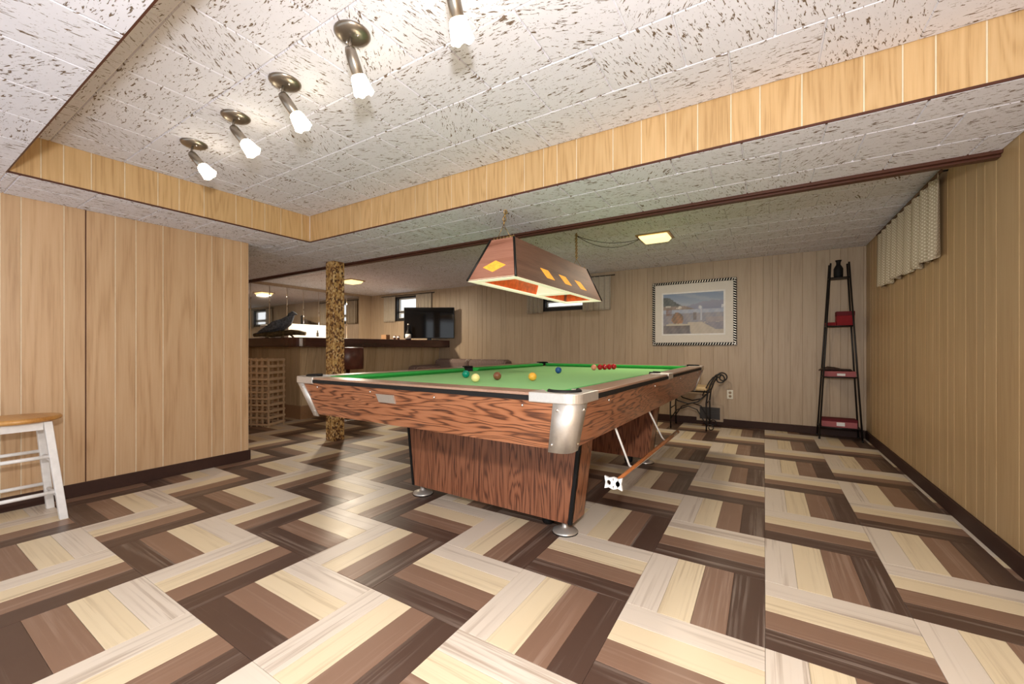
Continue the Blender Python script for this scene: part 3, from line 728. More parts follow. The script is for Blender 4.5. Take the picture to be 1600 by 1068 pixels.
for sy in (-1, 1):
    q = (Bc[(-1, sy)], Bc[(1, sy)], Tc[(1, sy)], Tc[(-1, sy)])
    n = (0, sy*hz, by-ty)
    so = panel(*q, 'end_panel', M['lampend'], n)
    inn = [Vector(p)-Vector(n).normalized()*.012 for p in (on(*q, .06, .06), on(*q, .94, .06), on(*q, .94, .93), on(*q, .06, .93))]
    panel(*inn, 'inner_liner', M['amberin'], n, .002, so)
    d = [on(*q, .5, .16), on(*q, .78, .30), on(*q, .5, .44), on(*q, .22, .30)]
    d = [p+Vector(n).normalized()*.0015 for p in d]
    panel(*d, 'amber_pane', M['amber'], n, .004, so)
    for sx in (-1, 1):
        B().tube([Bc[(sx, sy)], Tc[(sx, sy)]], .0085, 6).build('corner_trim', M['blackmetal'], lp)
    gb = B()
    for i in range(7): gb.tube([((i-3)*.026, sy*(ty-.02), hz), ((i-3)*.026, sy*(ty-.02), hz+.022)], .0028, 6)
    gb.tube([(-.085, sy*(ty-.02), hz+.012), (.085, sy*(ty-.02), hz+.012)], .002, 6)
    gb.build('gallery_rail', M['brass'], lp)
rb = B()
for sx in (-1, 1):
    a, c_ = sorted((sx*(bx-.05), sx*(bx-.002))); rb.box(a, c_, -by+.002, by-.002, -.004, .006)
    a, c_ = sorted((sx*(by-.075), sx*(by-.002))); rb.box(-bx+.05, bx-.05, a, c_, -.004, .006)
rb.build('bottom_rim', M['lampin'], lp)
cv = B(); cv.hexa([(-bx+.05, .09, .0), (bx-.05, .09, .0), (bx-.05, .19, .0), (-bx+.05, .19, .0)], [(-.11, .115, .16), (.11, .115, .16), (.11, .165, .16), (-.11, .165, .16)]); cv.build('centre_divider', M['lampin'], lp)
B().box(-tx, tx, -ty, ty, hz-.008, hz+.001).build('top_board', M['lampside'], lp)
for s_ in (-1, 1): B().tube([(0, .14+s_*.12, .17), (0, .14+s_*.12+s_*.42 if s_ > 0 else -.62, .17)], .016, 10).build('light_tube', M['tube'], lp)
def chain(p0, p1, r=.011, w_=.0034):
    p0, p1 = Vector(p0), Vector(p1); d = p1-p0; n = max(2, int(d.length/.021)); b_ = B()
    t = d.normalized(); u = t.orthogonal().normalized(); v = t.cross(u)
    for i in range(n):
        c = p0+d*((i+.5)/n); a = u if i % 2 else v
        b_.tube([c+t*(.0145*math.cos(q))+a*(.0105*math.sin(q)) for q in [2*math.pi*j/10 for j in range(10)]], w_, 5, closed=True)
    return b_
LW = Vector((-1.494, 0.44, 1.43))
for ca, cb_, sg in (((-1.478, -.186, ZC-.008), -1, 0), ((-1.56, 1.215, ZF-.008), 1, 0)):
    top = Vector(ca)-LW; y_ = cb_*(ty-.02)
    b_ = chain((0, y_, hz+.10), top)
    for k in (-1, 1): b_.v += []; b_.tube([(k*.05, y_, hz+.012), (0, y_, hz+.10)], .002, 5)
    b_.tube([top+Vector((0, 0, .004)), top+Vector((0, 0, -.016)), top+Vector((.012, 0, -.026)), top+Vector((.014, 0, -.012))], .003, 6)
    b_.build('chain', M['brass'], lp)

# ================================================================ ceiling spot lights
def spot(loc, d, lab):
    e = empty('ceiling_spot', (loc[0], loc[1], ZT-.007)); tag(e, lab, 'ceiling light', 'row of spot lights on the raised ceiling')
    B().lathe([(.001, -.022), (.035, -.020), (.056, -.013), (.064, -.004), (.064, 0), (.001, 0)], 28).build('canopy', M['nickel'], e)
    j = Vector((0.0, -.012, -.062))
    B().tube([(0, -.006, -.018), (0, -.011, -.045), j], .006, 8).build('stem', M['nickel'], e)
    for s_ in (-1, 1): B().sphere((s_*.032, 0, -.021), .005, 8, 6).build('canopy_screw', M['chrome'], e)
    d = Vector(d).normalized(); rot = d.to_track_quat('Z', 'Y').to_euler()
    B().lathe([(.001, -.006), (.016, -.004), (.020, .008), (.0215, .03), (.0215, .085), (.018, .088), (.001, .088)], 20).build('socket', M['nickel'], e, loc=j, rot=rot)
    n = 24; rings = []
    for z, r, a in ((.080, .017, 0), (.090, .027, 0), (.105, .031, .0), (.122, .033, .04), (.138, .0345, .10), (.150, .036, .16)):
        rings.append([((r*(1+a*math.cos(5*2*math.pi*q/n)))*math.cos(2*math.pi*q/n), (r*(1+a*math.cos(5*2*math.pi*q/n)))*math.sin(2*math.pi*q/n), z-.006*a/.16*math.cos(5*2*math.pi*q/n)) for q in range(n)])
    rings.append([(.6*x, .6*y, .145) for x, y, z in rings[-1]])
    B().loft(rings).build('glass_shade', M['shade'], e, loc=j, rot=rot)
SP = [((-2.747, -1.474), (.60, .52, -1.0), 'spot light nearest the left recess corner, first in the row'), ((-2.251, -1.482), (.60, .52, -1.0), 'second spot light in the row from the left recess corner'),
      ((-1.777, -1.500), (.36, .60, -1.0), 'third spot light in the row from the left recess corner'), ((-1.293, -1.522), (-.05, .52, -1.0), 'fourth spot light in the row, its whole round canopy in view'),
      ((-.805, -1.535), (-.10, .60, -1.0), 'fifth spot light, cut by the top edge of the picture')]
for l_, d_, lab in SP: spot(l_, d_, lab)
# flush lights
def flush(x, y, watts, lab):
    e = empty('flush_light', (x, y, ZF-.007)); tag(e, lab, 'ceiling light', 'square flush lights on the back ceiling')
    B().box(-.16, .16, -.14, .14, -.012, 0).build('frame', M['brass'], e, bevel=.003)
    la = bpy.data.lights.new('flush_lamp', 'AREA'); la.shape = 'RECTANGLE'; la.size = .2; la.size_y = .17; la.energy = watts; la.color = (1.0, 0.86, 0.66)
    lo = bpy.data.objects.new('flush_lamp', la); COL.objects.link(lo); lo.parent = e; lo.location = (0, 0, -.056)
    B().hexa([(-.11, -.095, -.05), (.11, -.095, -.05), (.11, .095, -.05), (-.11, .095, -.05)], [(-.14, -.12, -.012), (.14, -.12, -.012), (.14, .12, -.012), (-.14, .12, -.012)]).build('diffuser', M['flushglass'], e, bevel=.008)
flush(-0.93, 1.72, 11, 'square amber flush light right of the hanging lamp'); flush(-5.78, 1.84, 42, 'square amber flush light over the bar, beside the bark column')
a, b_ = Vector((-1.56, 1.215, ZF-.03)), Vector((-1.08, 1.72, ZF-.015))
cd_ = empty('lamp_cord', a); tag(cd_, 'thin dark double cord looping from the lamp hook to the flush light', 'cord')
for dz in (.10, .055): B().tube([a.lerp(b_, t)-a-Vector((0, 0, dz*4*t*(1-t))) for t in [i/16 for i in range(17)]], .0028, 6).build('strand', M['black'], cd_)

# ================================================================ bark column
tag(B().box(-.0675, .0675, -.0675, .0675, 0, ZC-.007).build('bark_column', M['bark'], loc=(-3.935, .245, 0), bevel=.008), 'square column covered in brown and gold bark chips beside the table', 'column')

# ================================================================ white stool
sx_, sy_ = -3.60, -2.0
so = empty('wooden_stool', (sx_, sy_, 0), 0.0); tag(so, 'white stool with round honey wood seat against the left wall', 'stool')
zs = .595
B().lathe([(.001, zs-.03), (.15, zs-.03), (.170, zs-.022), (.174, zs-.012), (.168, zs-.002), (.15, zs), (.001, zs-.004)], 40).build('seat', M['seatwood'], so)
bt, tt = .152, .098
def leg_at(sx, sy, z):
    t = z/(zs-.03); k = bt+(tt-bt)*t; return Vector((sx*k, sy*k, z))
for sx in (-1, 1):
    for sy in (-1, 1):
        h = .017
        P0, P1 = leg_at(sx, sy, 0), leg_at(sx, sy, zs-.03)
        B().hexa([(P0.x-h, P0.y-h, 0), (P0.x+h, P0.y-h, 0), (P0.x+h, P0.y+h, 0), (P0.x-h, P0.y+h, 0)], [(P1.x-h, P1.y-h, P1.z), (P1.x+h, P1.y-h, P1.z), (P1.x+h, P1.y+h, P1.z), (P1.x-h, P1.y+h, P1.z)]).build('leg', M['white'], so, bevel=.003)
for sx, sy, ex, ey, zz in ((-1, -1, 1, -1, 0), (-1, 1, 1, 1, 0), (-1, -1, -1, 1, .03), (1, -1, 1, 1, .03)):
    B().tube([leg_at(sx, sy, .13+zz), leg_at(ex, ey, .13+zz)], .0105, 10).build('stretcher', M['white'], so)
    B().tube([leg_at(sx, sy, .335+zz), leg_at(ex, ey, .335+zz)], .0105, 10).build('stretcher', M['white'], so)
    A, C_ = leg_at(sx, sy, zs-.03), leg_at(ex, ey, zs-.03)
    if abs(A.x-C_.x) > .01: B().box(-tt+.017, tt-.017, A.y-.009, A.y+.009, zs-.075, zs-.03).build('skirt', M['white'], so)
    else: B().box(A.x-.009, A.x+.009, -tt+.017, tt-.017, zs-.075, zs-.03).build('skirt', M['white'], so)

# ================================================================ bar
bar = empty('bar', (0, 0, 0)); tag(bar, 'home bar with slanted wood front and dark mahogany top in the far left', 'bar')
K0, K1, K2 = Vector((-5.47, .78, 0)), Vector((-5.22, YW-.02, 0)), Vector((XB+.02, .78, 0))
def clip_poly(poly, a, b_):
    def cut(pl, k, lim, sgn):
        out = []
        for i in range(len(pl)):
            p, q = pl[i], pl[(i+1) % len(pl)]; dp, dq = sgn*(p[k]-lim), sgn*(q[k]-lim)
            if dp >= 0: out.append(p)
            if (dp >= 0) != (dq >= 0):
                t = dp/(dp-dq); out.append((p[0]+(q[0]-p[0])*t, p[1]+(q[1]-p[1])*t))
        return out
    poly = cut(poly, 0, a, 1); return cut(poly, 0, b_, -1) if poly else poly
def bar_front(P, Q, lean, seed):
    d = (Q-P); Ln = d.length; u = d.normalized(); nr = Vector((u.y, -u.x, 0))
    r = random.Random(seed); s = -.3
    z0, z1 = .19, 1.005
    while s < Ln+.3:
        w_ = r.choice((.10, .15, .12, .18)); sh = lean*(z1-z0)
        pl = clip_poly([(s+.002, z0), (s+w_-.002, z0), (s+w_-.002+sh, z1), (s+.002+sh, z1)], 0, Ln)
        if len(pl) >= 3:
            cx = sum(p[0] for p in pl)/len(pl); cz = sum(p[1] for p in pl)/len(pl); c = P+u*cx+Vector((0, 0, cz))
            bb = B().prism([(p[0]-cx, p[1]-cz) for p in pl], lambda a, b2, h: tuple(u*a+nr*h+Vector((0, 0, b2))), 0, .010)
            bb.build('front_board', M['barpanel'], bar, loc=c)
        s += w_
    back = B().prism([(0, 0), (Ln, 0), (Ln, 1.005), (0, 1.005)], lambda a, b2, h: tuple(P+u*a+nr*h+Vector((0, 0, b2))), -.06, 0); back.build('front_frame', M['groove_b'], bar)
    B().prism([(0, 0), (Ln, 0), (Ln, .185), (0, .185)], lambda a, b2, h: tuple(P+u*a+nr*h+Vector((0, 0, b2))), 0, .006).build('kick_board', M['kick'], bar)
bar_front(K0, K1, .12, 3)
bar_front(K2, K0, -.05, 4)
top = [(-4.95, YW-.015), (-5.62, YW-.015), (-5.84, 1.22), (XB+.02, 1.22), (XB+.02, .53)]+[(-5.40+.20*math.sin(t), .73-.20*math.cos(t)) for t in [i*math.pi/2/8 for i in range(9)]]
B().prism(top, lambda u, v, h: (u, v, h), 1.005, 1.132, smooth=False).build('bar_top', M['barwood'], bar, bevel=.012)
# bar stool
bs_ = empty('bar_stool', (-4.95, 1.15, 0), 0.25); tag(bs_, 'brown leather bar stool with rounded back at the bar', 'bar stool')
B().lathe([(.001, .70), (.18, .70), (.20, .72), (.20, .755), (.18, .775), (.001, .78)], 28).build('seat', M['leather'], bs_)
rings = []
for i in range(15):
    a = math.radians(-70+140*i/14)
    for_z = []
    ro_, ri = .205, .165
    rings.append([(ro_*math.cos(a), ro_*math.sin(a), .70), (ro_*1.03*math.cos(a), ro_*1.03*math.sin(a), .86), (ro_*math.cos(a), ro_*math.sin(a), .99), (.95*ro_*math.cos(a), .95*ro_*math.sin(a), 1.0), (ri*math.cos(a), ri*math.sin(a), .985), (ri*math.cos(a), ri*math.sin(a), .70)])
B().loft(rings).build('backrest', M['leather'], bs_)
B().lathe([(.001, .0), (.19, .0), (.19, .012), (.05, .03), (.026, .05), (.026, .70), (.001, .70)], 24).build('pedestal', M['chrome'], bs_)
B().tube([(.16*math.cos(t), .16*math.sin(t), .28) for t in [2*math.pi*i/20 for i in range(20)]], .009, 8, closed=True).build('foot_ring', M['chrome'], bs_)
# wine rack
wr_ = empty('wine_rack', (-5.276, .25, 0), math.radians(24)); tag(wr_, 'pale wooden lattice wine rack in front of the bar end', 'wine rack')
rw, rd, rh = .50, .29, .86; nc, nr_ = 6, 10
post = B().box(-.008, .008, -.008, .008, 0, rh).mesh('post', M['rackwood'])
for i in range(nc+1):
    for yy in (0.009, rd-.009): inst('post', post, wr_, (-.009-(rw-.018)*i/nc, yy, 0))
railf = B().box(-rw, 0, -.006, .006, -.011, .011).mesh('rail', M['rackwood']); rails = B().box(-.006, .006, 0.02, rd-.02, -.016, .016).mesh('side_rail', M['rackwood'])
for k in range(nr_+1):
    z = .03+(rh-.05)*k/nr_
    for yy in (-.005, rd+.005): inst('rail', railf, wr_, (0, yy, z))
    for xx in (-.009, -rw+.009): inst('side_rail', rails, wr_, (xx, 0, z))
# bird on driftwood
bd = empty('bird_sculpture', (-6.08, .82, 1.132), math.radians(27)); tag(bd, 'dark slate bird figure perched on driftwood on the bar', 'sculpture')
def oval(c, rx, rz, ax=(1, 0, 0), n=14):
    ax = Vector(ax).normalized(); u = Vector((0, 1, 0)); v = ax.cross(u).normalized()
    return [Vector(c)+u*rx*math.cos(2*math.pi*j/n)+v*rz*math.sin(2*math.pi*j/n) for j in range(n)]
path = [((-.36, 0, .06), .02, .008), ((-.30, 0, .085), .055, .014), ((-.20, 0, .115), .06, .03), ((-.08, 0, .155), .075, .065), ((.04, 0, .20), .085, .085), ((.12, 0, .25), .072, .075), ((.165, 0, .305), .048, .05), ((.185, 0, .345), .044, .046), ((.215, 0, .368), .038, .036), ((.245, 0, .362), .016, .016), ((.275, 0, .348), .004, .005)]
rg = []
for i, (c, rx, rz) in enumerate(path):
    t = Vector(path[min(i+1, len(path)-1)][0])-Vector(path[max(i-1, 0)][0]); rg.append(oval(c, rx, rz, t))
B().loft(rg).build('body', M['feather'], bd)
for s_ in (-1, 1):
    wp = [((.08, s_*.075, .235), .012, .05), ((-.02, s_*.088, .19), .016, .065), ((-.14, s_*.075, .14), .013, .045), ((-.30, s_*.04, .09), .006, .015)]
    B().loft([oval(c, a, b2, (-1, 0, -.4), 10) for c, a, b2 in wp]).build('wing', M['feather'], bd)
    B().tube([(.03, s_*.035, .14), (.04, s_*.035, .085)], .008, 6).build('leg', M['log'], bd)
    B().sphere((.218, s_*.034, .375), .007, 8, 6).build('eye', M['black'], bd)
lgp = [(-.40, 0, .05), (-.28, .01, .07), (-.12, -.01, .06), (.05, .01, .075), (.18, 0, .09), (.30, -.01, .085), (.40, 0, .07)]
B().tube(lgp, [.025, .04, .042, .045, .042, .036, .028], 10).build('driftwood', M['log'], bd)
for x in (-.22, .02, .17): B().tube([(x, 0, .06), (x+.02, .03, .025), (x+.03, .045, 0.002)], [.018, .014, .012], 8).build('driftwood_foot', M['log'], bd)
for x in (-.16, .08): B().tube([(x, 0, .06), (x-.01, -.03, .025), (x-.02, -.05, 0.002)], [.018, .014, .012], 8).build('driftwood_foot', M['log'], bd)
# white cabinet behind the bar
wc = empty('white_cabinet', (-6.90, 1.80, 0)); tag(wc, 'white cabinet standing behind the bar under the mirror strips', 'cabinet')
B().box(-.20, .20, -.50, .50, 0, 1.40).build('body', M['white'], wc, bevel=.015)
def bot_poly(s=1.0): return [(-.016*s, 0), (.016*s, 0), (.016*s, .045*s), (.007*s, .06*s), (.008*s, .085*s), (-.008*s, .085*s), (-.007*s, .06*s), (-.016*s, .045*s)]
for yy, zz, rr in ((.02, 1.20, 0), (.24, 1.215, .75)):
    o = B().prism(bot_poly(1.25), lambda u, v, h: (h, u, v), 0, .006).build('bottle_magnet', M['grille'], wc, loc=(.20, yy, zz), rot=(-rr, 0, 0))
# television
tv = empty('television', (-5.16, 3.0, 1.132), YAW); tag(tv, 'black flat television standing on the end of the bar', 'television')
B().box(-.455, .455, -.02, .025, .035, .595).build('body', M['tvblack'], tv, bevel=.006)
B().box(-.443, .443, -.0225, -.0195, .05, .583).build('screen', M['screen'], tv)
B().box(-.04, .04, 0, .03, .005, .06).build('neck', M['tvblack'], tv); B().box(-.17, .17, -.07, .07, 0, .008).build('foot', M['tvblack'], tv, bevel=.003)
# small things on the bar
bf = empty('wooden_box', (-5.46, 2.26, 1.132), .2); tag(bf, 'small open wooden box frame on the bar', 'box')
for a in ((-.05, .05, -.05, -.04, 0, .085), (-.05, .05, .04, .05, 0, .085), (-.05, -.04, -.04, .04, 0, .085), (.04, .05, -.04, .04, 0, .085)): B().box(*a).build('side', M['kick'], bf)
B().box(-.04, .04, -.04, .04, 0, .006).build('bottom', M['kick'], bf)
for yy, lab in ((2.46, 'small dark shot glass beside the wooden box'), (2.545, 'small dark shot glass nearer the bottle')):
    g_ = empty('shot_glass', (-5.46, yy, 1.132)); tag(g_, lab, 'glass', 'shot glasses on the bar')
    B().lathe([(.001, 0), (.017, 0), (.022, .03), (.024, .075), (.021, .075), (.018, .012), (.001, .012)], 16).build('cup', M['leather'], g_)
    B().lathe([(.0228, .035), (.0245, .06), (.0235, .06), (.022, .035)], 16).build('band', M['whitep'], g_)
bo_ = empty('liquor_bottle', (-5.42, 2.74, 1.132)); tag(bo_, 'dark bottle with white label standing in front of the television', 'bottle')
B().lathe([(.001, 0), (.045, 0), (.05, .02), (.05, .12), (.03, .165), (.015, .19), (.014, .27), (.001, .27)], 20).build('body', M['black'], bo_)
B().lathe([(.0515, .03), (.0515, .11), (.0505, .11), (.0505, .03)], 20).build('label_band', M['whitep'], bo_)
B().lathe([(.001, .268), (.016, .268), (.016, .295), (.001, .295)], 14).build('cap', M['silver'], bo_)

# ================================================================ sofa
sf = empty('sofa', (-4.32, 2.86, 0)); tag(sf, 'dark striped southwest-weave sofa against the back wall', 'sofa')
B().box(-.76, .76, -.42, .42, .06, .42).build('base', M['sofa'], sf, bevel=.03)
for i in (-1, 1): B().box(min(0.005*i, .60*i), max(.005*i, .60*i), -.42, .20, .42, .54).build('seat_cushion', M['sofa'], sf, bevel=.04)
for i in (-1, 1): B().box(min(.005*i, .76*i), max(.005*i, .76*i), .18, .44, .40, .80).build('back_cushion', M['sofa'], sf, bevel=.06)
for i in (-1, 1): B().box(min(.60*i, .80*i), max(.60*i, .80*i), -.44, .30, .06, .70).build('arm', M['sofa'], sf, bevel=.06)
for sx in (-.7, .7):
    for sy in (-.36, .36): B().box(sx-.025, sx+.025, sy-.025, sy+.025, 0, .06).build('foot', M['baseb'], sf)

# ================================================================ iron chair
ch = empty('iron_chair', (-.79, 3.03, 0)); tag(ch, 'low black wrought iron vanity chair with tan cushion beyond the table', 'chair')
B().box(-.21, .21, -.19, .19, .475, .525).build('seat_cushion', M['seatcloth'], ch, bevel=.02)
fr_ = B()
fr_.tube([(-.21, -.19, .468), (.21, -.19, .468), (.21, .19, .468), (-.21, .19, .468)], .009, 8, closed=True); fr_.build('seat_frame', M['blackmetal'], ch)
def spiral(c, r0, r1, a0, a1, y, n=26): return [(c[0]+(r0+(r1-r0)*i/n)*math.cos(a0+(a1-a0)*i/n), y, c[1]+(r0+(r1-r0)*i/n)*math.sin(a0+(a1-a0)*i/n)) for i in range(n+1)]
for y_ in (-.18, .18):
    # rear upright sweeping into a scroll at the top, small scroll at the foot
    up = [(.20, y_, .0), (.205, y_, .15), (.20, y_, .33), (.215, y_, .46), (.25, y_, .56), (.285, y_, .635)]+spiral((.345, .625), .062, .024, math.radians(160), math.radians(-290), y_)
    B().tube(up, .0085, 8).build('rear_leg', M['blackmetal'], ch)
    B().tube([(.16, y_, .42), (.19, y_, .50), (.235, y_, .59), (.275, y_, .645), (.31, y_, .655)], .007, 8).build('back_scroll', M['blackmetal'], ch)
    B().tube([(-.20, y_, .468), (-.205, y_, .25), (-.20, y_, .0)], .0085, 8).build('front_leg', M['blackmetal'], ch)
    B().tube([(-.20, y_, .12), (-.13, y_, .23), (0.0, y_, .285), (.10, y_, .25), (.17, y_, .13), (.20, y_, .07)], .007, 8).build('lower_arch', M['blackmetal'], ch)
    B().tube([(-.20, y_, .44), (-.12, y_, .345), (0.0, y_, .315), (.11, y_, .345), (.20, y_, .44)], .008, 8).build('upper_arch', M['blackmetal'], ch)
    B().tube(spiral((.245, .045), .045, .016, math.radians(180), math.radians(-200), y_), .006, 8).build('foot_scroll', M['blackmetal'], ch)
for x, z in ((.20, .33), (-.2, .25), (.29, .65), (.235, .54)): B().tube([(x, -.18, z), (x, .18, z)], .0065, 8).build('crossbar', M['blackmetal'], ch)

# ================================================================ ladder shelf
sh = empty('ladder_shelf', (.69, 3.17, 0)); tag(sh, 'tapered black iron shelf stand with four shelves in the back right corner', 'shelf')
def shx(z): return .182+(.078-.182)*z/1.91
def shy(z): return .115+(.06-.115)*z/1.91
for sx in (-1, 1):
    for sy in (-1, 1):
        B().tube([(sx*shx(0), sy*shy(0), 0.0), (sx*shx(1.91), sy*shy(1.91), 1.91)], .0085, 8).build('post', M['blackmetal'], sh)
        B().sphere((sx*shx(0), sy*shy(0), .009), .012, 10, 6).build('foot', M['blackmetal'], sh)
SZ = [.137, .681, 1.233, 1.757]
for z in SZ:
    a, c_ = shx(z), shy(z)
    B().tube([(-a, -c_, z-.008), (a, -c_, z-.008), (a, c_, z-.008), (-a, c_, z-.008)], .007, 8, closed=True).build('shelf_rail', M['blackmetal'], sh)
    B().box(-a+.006, a-.006, -c_+.006, c_-.006, z-.010, z-.002).build('shelf_board', M['blackmetal'], sh)
vz = empty('black_vase', (.685, 3.17, SZ[3]-.002)); tag(vz, 'black bottle vase on the top of the iron shelf', 'vase')
B().lathe([(.001, 0), (.036, 0), (.042, .02), (.042, .095), (.032, .12), (.020, .14), (.019, .165), (.030, .19), (.024, .19), (.014, .165), (.001, .15)], 24).build('body', M['black'], vz)
def boxthing(name, x0, x1, y0, y1, z0, z1, mat, lab, lid=None, extra=None):
    e = empty(name, ((x0+x1)/2, (y0+y1)/2, z0)); tag(e, lab, 'box', 'boxes on the iron shelf')
    w_, d_, h_ = (x1-x0)/2, (y1-y0)/2, z1-z0
    lh = h_*.3
    B().box(-w_, w_, -d_, d_, 0, h_-lh).build('body', M[mat], e, bevel=.002)
    B().box(-w_-.002, w_+.002, -d_-.002, d_+.002, h_-lh, h_).build('lid', M[lid or mat], e, bevel=.002)
    if extra: B().box(-.035+.01, .045, -d_-.003, -d_, h_*.18, h_*.62).build('paper_label', M['whitep'], e)
boxthing('red_box', .665, .815, 3.11, 3.23, SZ[2]-.002, SZ[2]+.15, 'red', 'tall red box on the second shelf from the top', 'maroon')
boxthing('red_box', .575, .662, 3.12, 3.22, SZ[2]-.002, SZ[2]+.035, 'red', 'low red box left of the tall red box')
boxthing('pink_box', .555, .825, 3.10, 3.24, SZ[1]-.002, SZ[1]+.055, 'pink', 'dusty pink flat box on the third shelf from the top', 'pink', True)
boxthing('pink_box', .535, .835, 3.09, 3.25, SZ[0]-.002, SZ[0]+.085, 'pink', 'dusty pink box with maroon lid on the lowest shelf', 'maroon', True)
gl = empty('glove', (.62, 3.17, SZ[1]+.055)); tag(gl, 'dark brown cloth bundle lying on the dusty pink flat box', 'cloth')
B().loft([oval((x, 0, .003+r*.7), .05*r/.03, r*.7, (1, 0, 0), 12) for x, r in ((-.11, .006), (-.08, .022), (-.03, .034), (.03, .03), (.09, .018), (.17, .016), (.185, .005))]).build('bundle', plain('dark_brown_cloth', (0.045, 0.022, 0.014), 0.8, var=.5, scale=40), gl)

# ================================================================ framed picture
pf = empty('framed_picture', (-.806, YW, 1.452)); tag(pf, 'framed lake landscape print with rope-pattern silver and black frame', 'picture')
w2, h2, fw = .509, .425, .036
fbk = B().box(-w2+.004, w2-.004, -.02, -.001, -h2+.004, h2-.004); fbk.build('backing', M['black'], pf)
me_tw = None
def rope(p0, p1):
    p0, p1 = Vector(p0), Vector(p1); d = p1-p0; n = int(d.length/.030); b_ = B(); u = d.normalized(); q = Vector((-u.z, 0, u.x))
    for i in range(n):
        c = p0+u*((i+.5)*d.length/n); s_ = .0075
        pts = [c-u*s_*1.7-q*.017, c-u*s_*.1-q*.017, c+u*s_*1.7+q*.017, c+u*s_*.1+q*.017]
        b_.add([p+Vector((0, -.022, 0)) for p in pts]+[(c+(p-c)*.75)+Vector((0, -.032, 0)) for p in pts], [(4, 5, 6, 7)]+[(j, (j+1) % 4, (j+1) % 4+4, j+4) for j in range(4)]+[(3, 2, 1, 0)])
    return b_
rope_m = plain('silver_rope_moulding', (0.62, 0.56, 0.47), 0.35, 0.6)
k_ = fw/2
for nm2, a, c_ in (('frame_top', (-w2, 0, h2-k_), (w2, 0, h2-k_)), ('frame_bottom', (-w2, 0, -h2+k_), (w2, 0, -h2+k_)), ('frame_side', (-w2+k_, 0, -h2), (-w2+k_, 0, h2)), ('frame_side', (w2-k_, 0, -h2), (w2-k_, 0, h2))):
    bb = B()
    if a[2] == c_[2]: bb.box(-w2, w2, -.024, 0, a[2]-k_, a[2]+k_)
    else: bb.box(a[0]-k_, a[0]+k_, -.024, 0, -h2+fw, h2-fw)
    fo = bb.build(nm2, M['black'], pf); rope(a, c_).build('rope_moulding', rope_m, fo)
B().box(-w2+fw, w2-fw, -.0225, -.018, -h2+fw, h2-fw).build('mat_board', plain('cream_mat', (0.72, 0.67, 0.60), 0.5, var=.02), pf)
iw, ih0, ih1 = .365, -.272, .262
B().box(-iw-.02, iw+.02, -.0232, -.0224, ih0-.02, ih1+.02).build('inner_mat', M['white'], pf)
def paint(u, v):
    """loose lakeside landscape, u 0..1 left to right, v 0..1 bottom to top"""
    n = math.sin(u*37+v*11)*.5+math.sin(u*91-v*53)*.3+math.sin(v*140+u*17)*.3
    def mix(a, b2, t): t = max(0, min(1, t)); return tuple(a[i]+(b2[i]-a[i])*t for i in range(3))
    c = mix((.36, .42, .52), (.20, .29, .45), (v-.62)/.38)
    c = mix(c, (.50, .52, .58), .30*max(0, math.sin(u*9+v*24+n*.4)))
    hill = .70+.07*math.sin((u-.55)*5.2)+.015*n
    if u > .40 and v < hill+.03 and v > .58: c = mix((.22, .25, .38), (.30, .31, .42), (v-.6)*6)
    left = .92-1.05*max(0, u-.06)**1.15+.02*n
    if u < .42 and .60 < v < left: c = mix((.045, .06, .06), (.13, .15, .15), .5+n*.5)
    if .60 < v < .69 and u < .55-(v-.6)*2: c = mix((.20, .16, .13), (.32, .25, .22), .5+.5*n)
    if abs(u-.09) < .045 and .66 < v < .70 or abs(u-.25) < .03 and .63 < v < .655: c = (.62, .58, .52)
    if .50 < v < .60: c = mix((.34, .40, .55), (.46, .50, .60), .5+n*.6)
    if v <= .50: c = mix((.22, .23, .30), (.36, .33, .34), .5+.5*n)
    if v < .28 and u > .42+(.28-v)*.2: c = mix((.48, .41, .32), (.58, .50, .40), .5+.5*n)
    if .10 < v < .28+.03*n and u > .66+(.28-v)*1.2: c = mix((.20, .19, .24), (.30, .27, .30), .5+.5*n)
    if .28 < v < .40 and u > .72: c = mix((.30, .26, .28), (.38, .32, .31), .5+.5*n)
    if (u-.25)**2/.011+(v-.38)**2/.022 < 1+.25*n: c = mix((.14, .11, .07), (.46, .22, .10), .45+.6*n-(v-.38)*2)
    if abs(u-.10) < .05 and .45 < v < .62: c = mix(c, (.22, .11, .07), .65+.3*n)
    if abs(u-.645) < .012 and .32 < v < .60: c = (.50, .52, .60)
    if abs(u-.54) < .025 and .33 < v < .52: c = mix((.12, .10, .10), (.25, .2, .18), .5+.5*n)
    if v < .20 and u < .46: c = mix((.10, .085, .085), (.22, .18, .165), .5+.5*n-(u*.4))
    if .20 < v < .25+.01*n and .05 < u < .46: c = (.55, .50, .40)
    return c
nx, nz = 110, 76
pv, pfc, cols = [], [], []
for j in range(nz+1):
    for i in range(nx+1):
        pv.append((-iw+2*iw*i/nx, -.0236, ih0+(ih1-ih0)*j/nz)); cols.append(paint(i/nx, j/nz))
for j in range(nz):
    for i in range(nx): k = j*(nx+1)+i; pfc.append((k, k+1, k+nx+2, k+nx+1))
pm_ = B().add(pv, pfc)
pmat, nt, b_ = nm('lake_print'); at_ = N(nt, 'ShaderNodeVertexColor'); at_.layer_name = 'print'
L(nt, mixc(nt, math_(nt, 'MULTIPLY', noise(nt, objco(nt), 40, 4), .25), at_.outputs[0], (.35, .33, .36)), b_.inputs['Base Color'])
b_.inputs['Roughness'].default_value = 0.5; b_.inputs['Coat Weight'].default_value = .35; b_.inputs['Coat Roughness'].default_value = .03
po_ = pm_.build('print', pmat, pf)
ca = po_.data.color_attributes.new('print', 'FLOAT_COLOR', 'POINT')
for i, c in enumerate(cols): ca.data[i].color = (*c, 1)

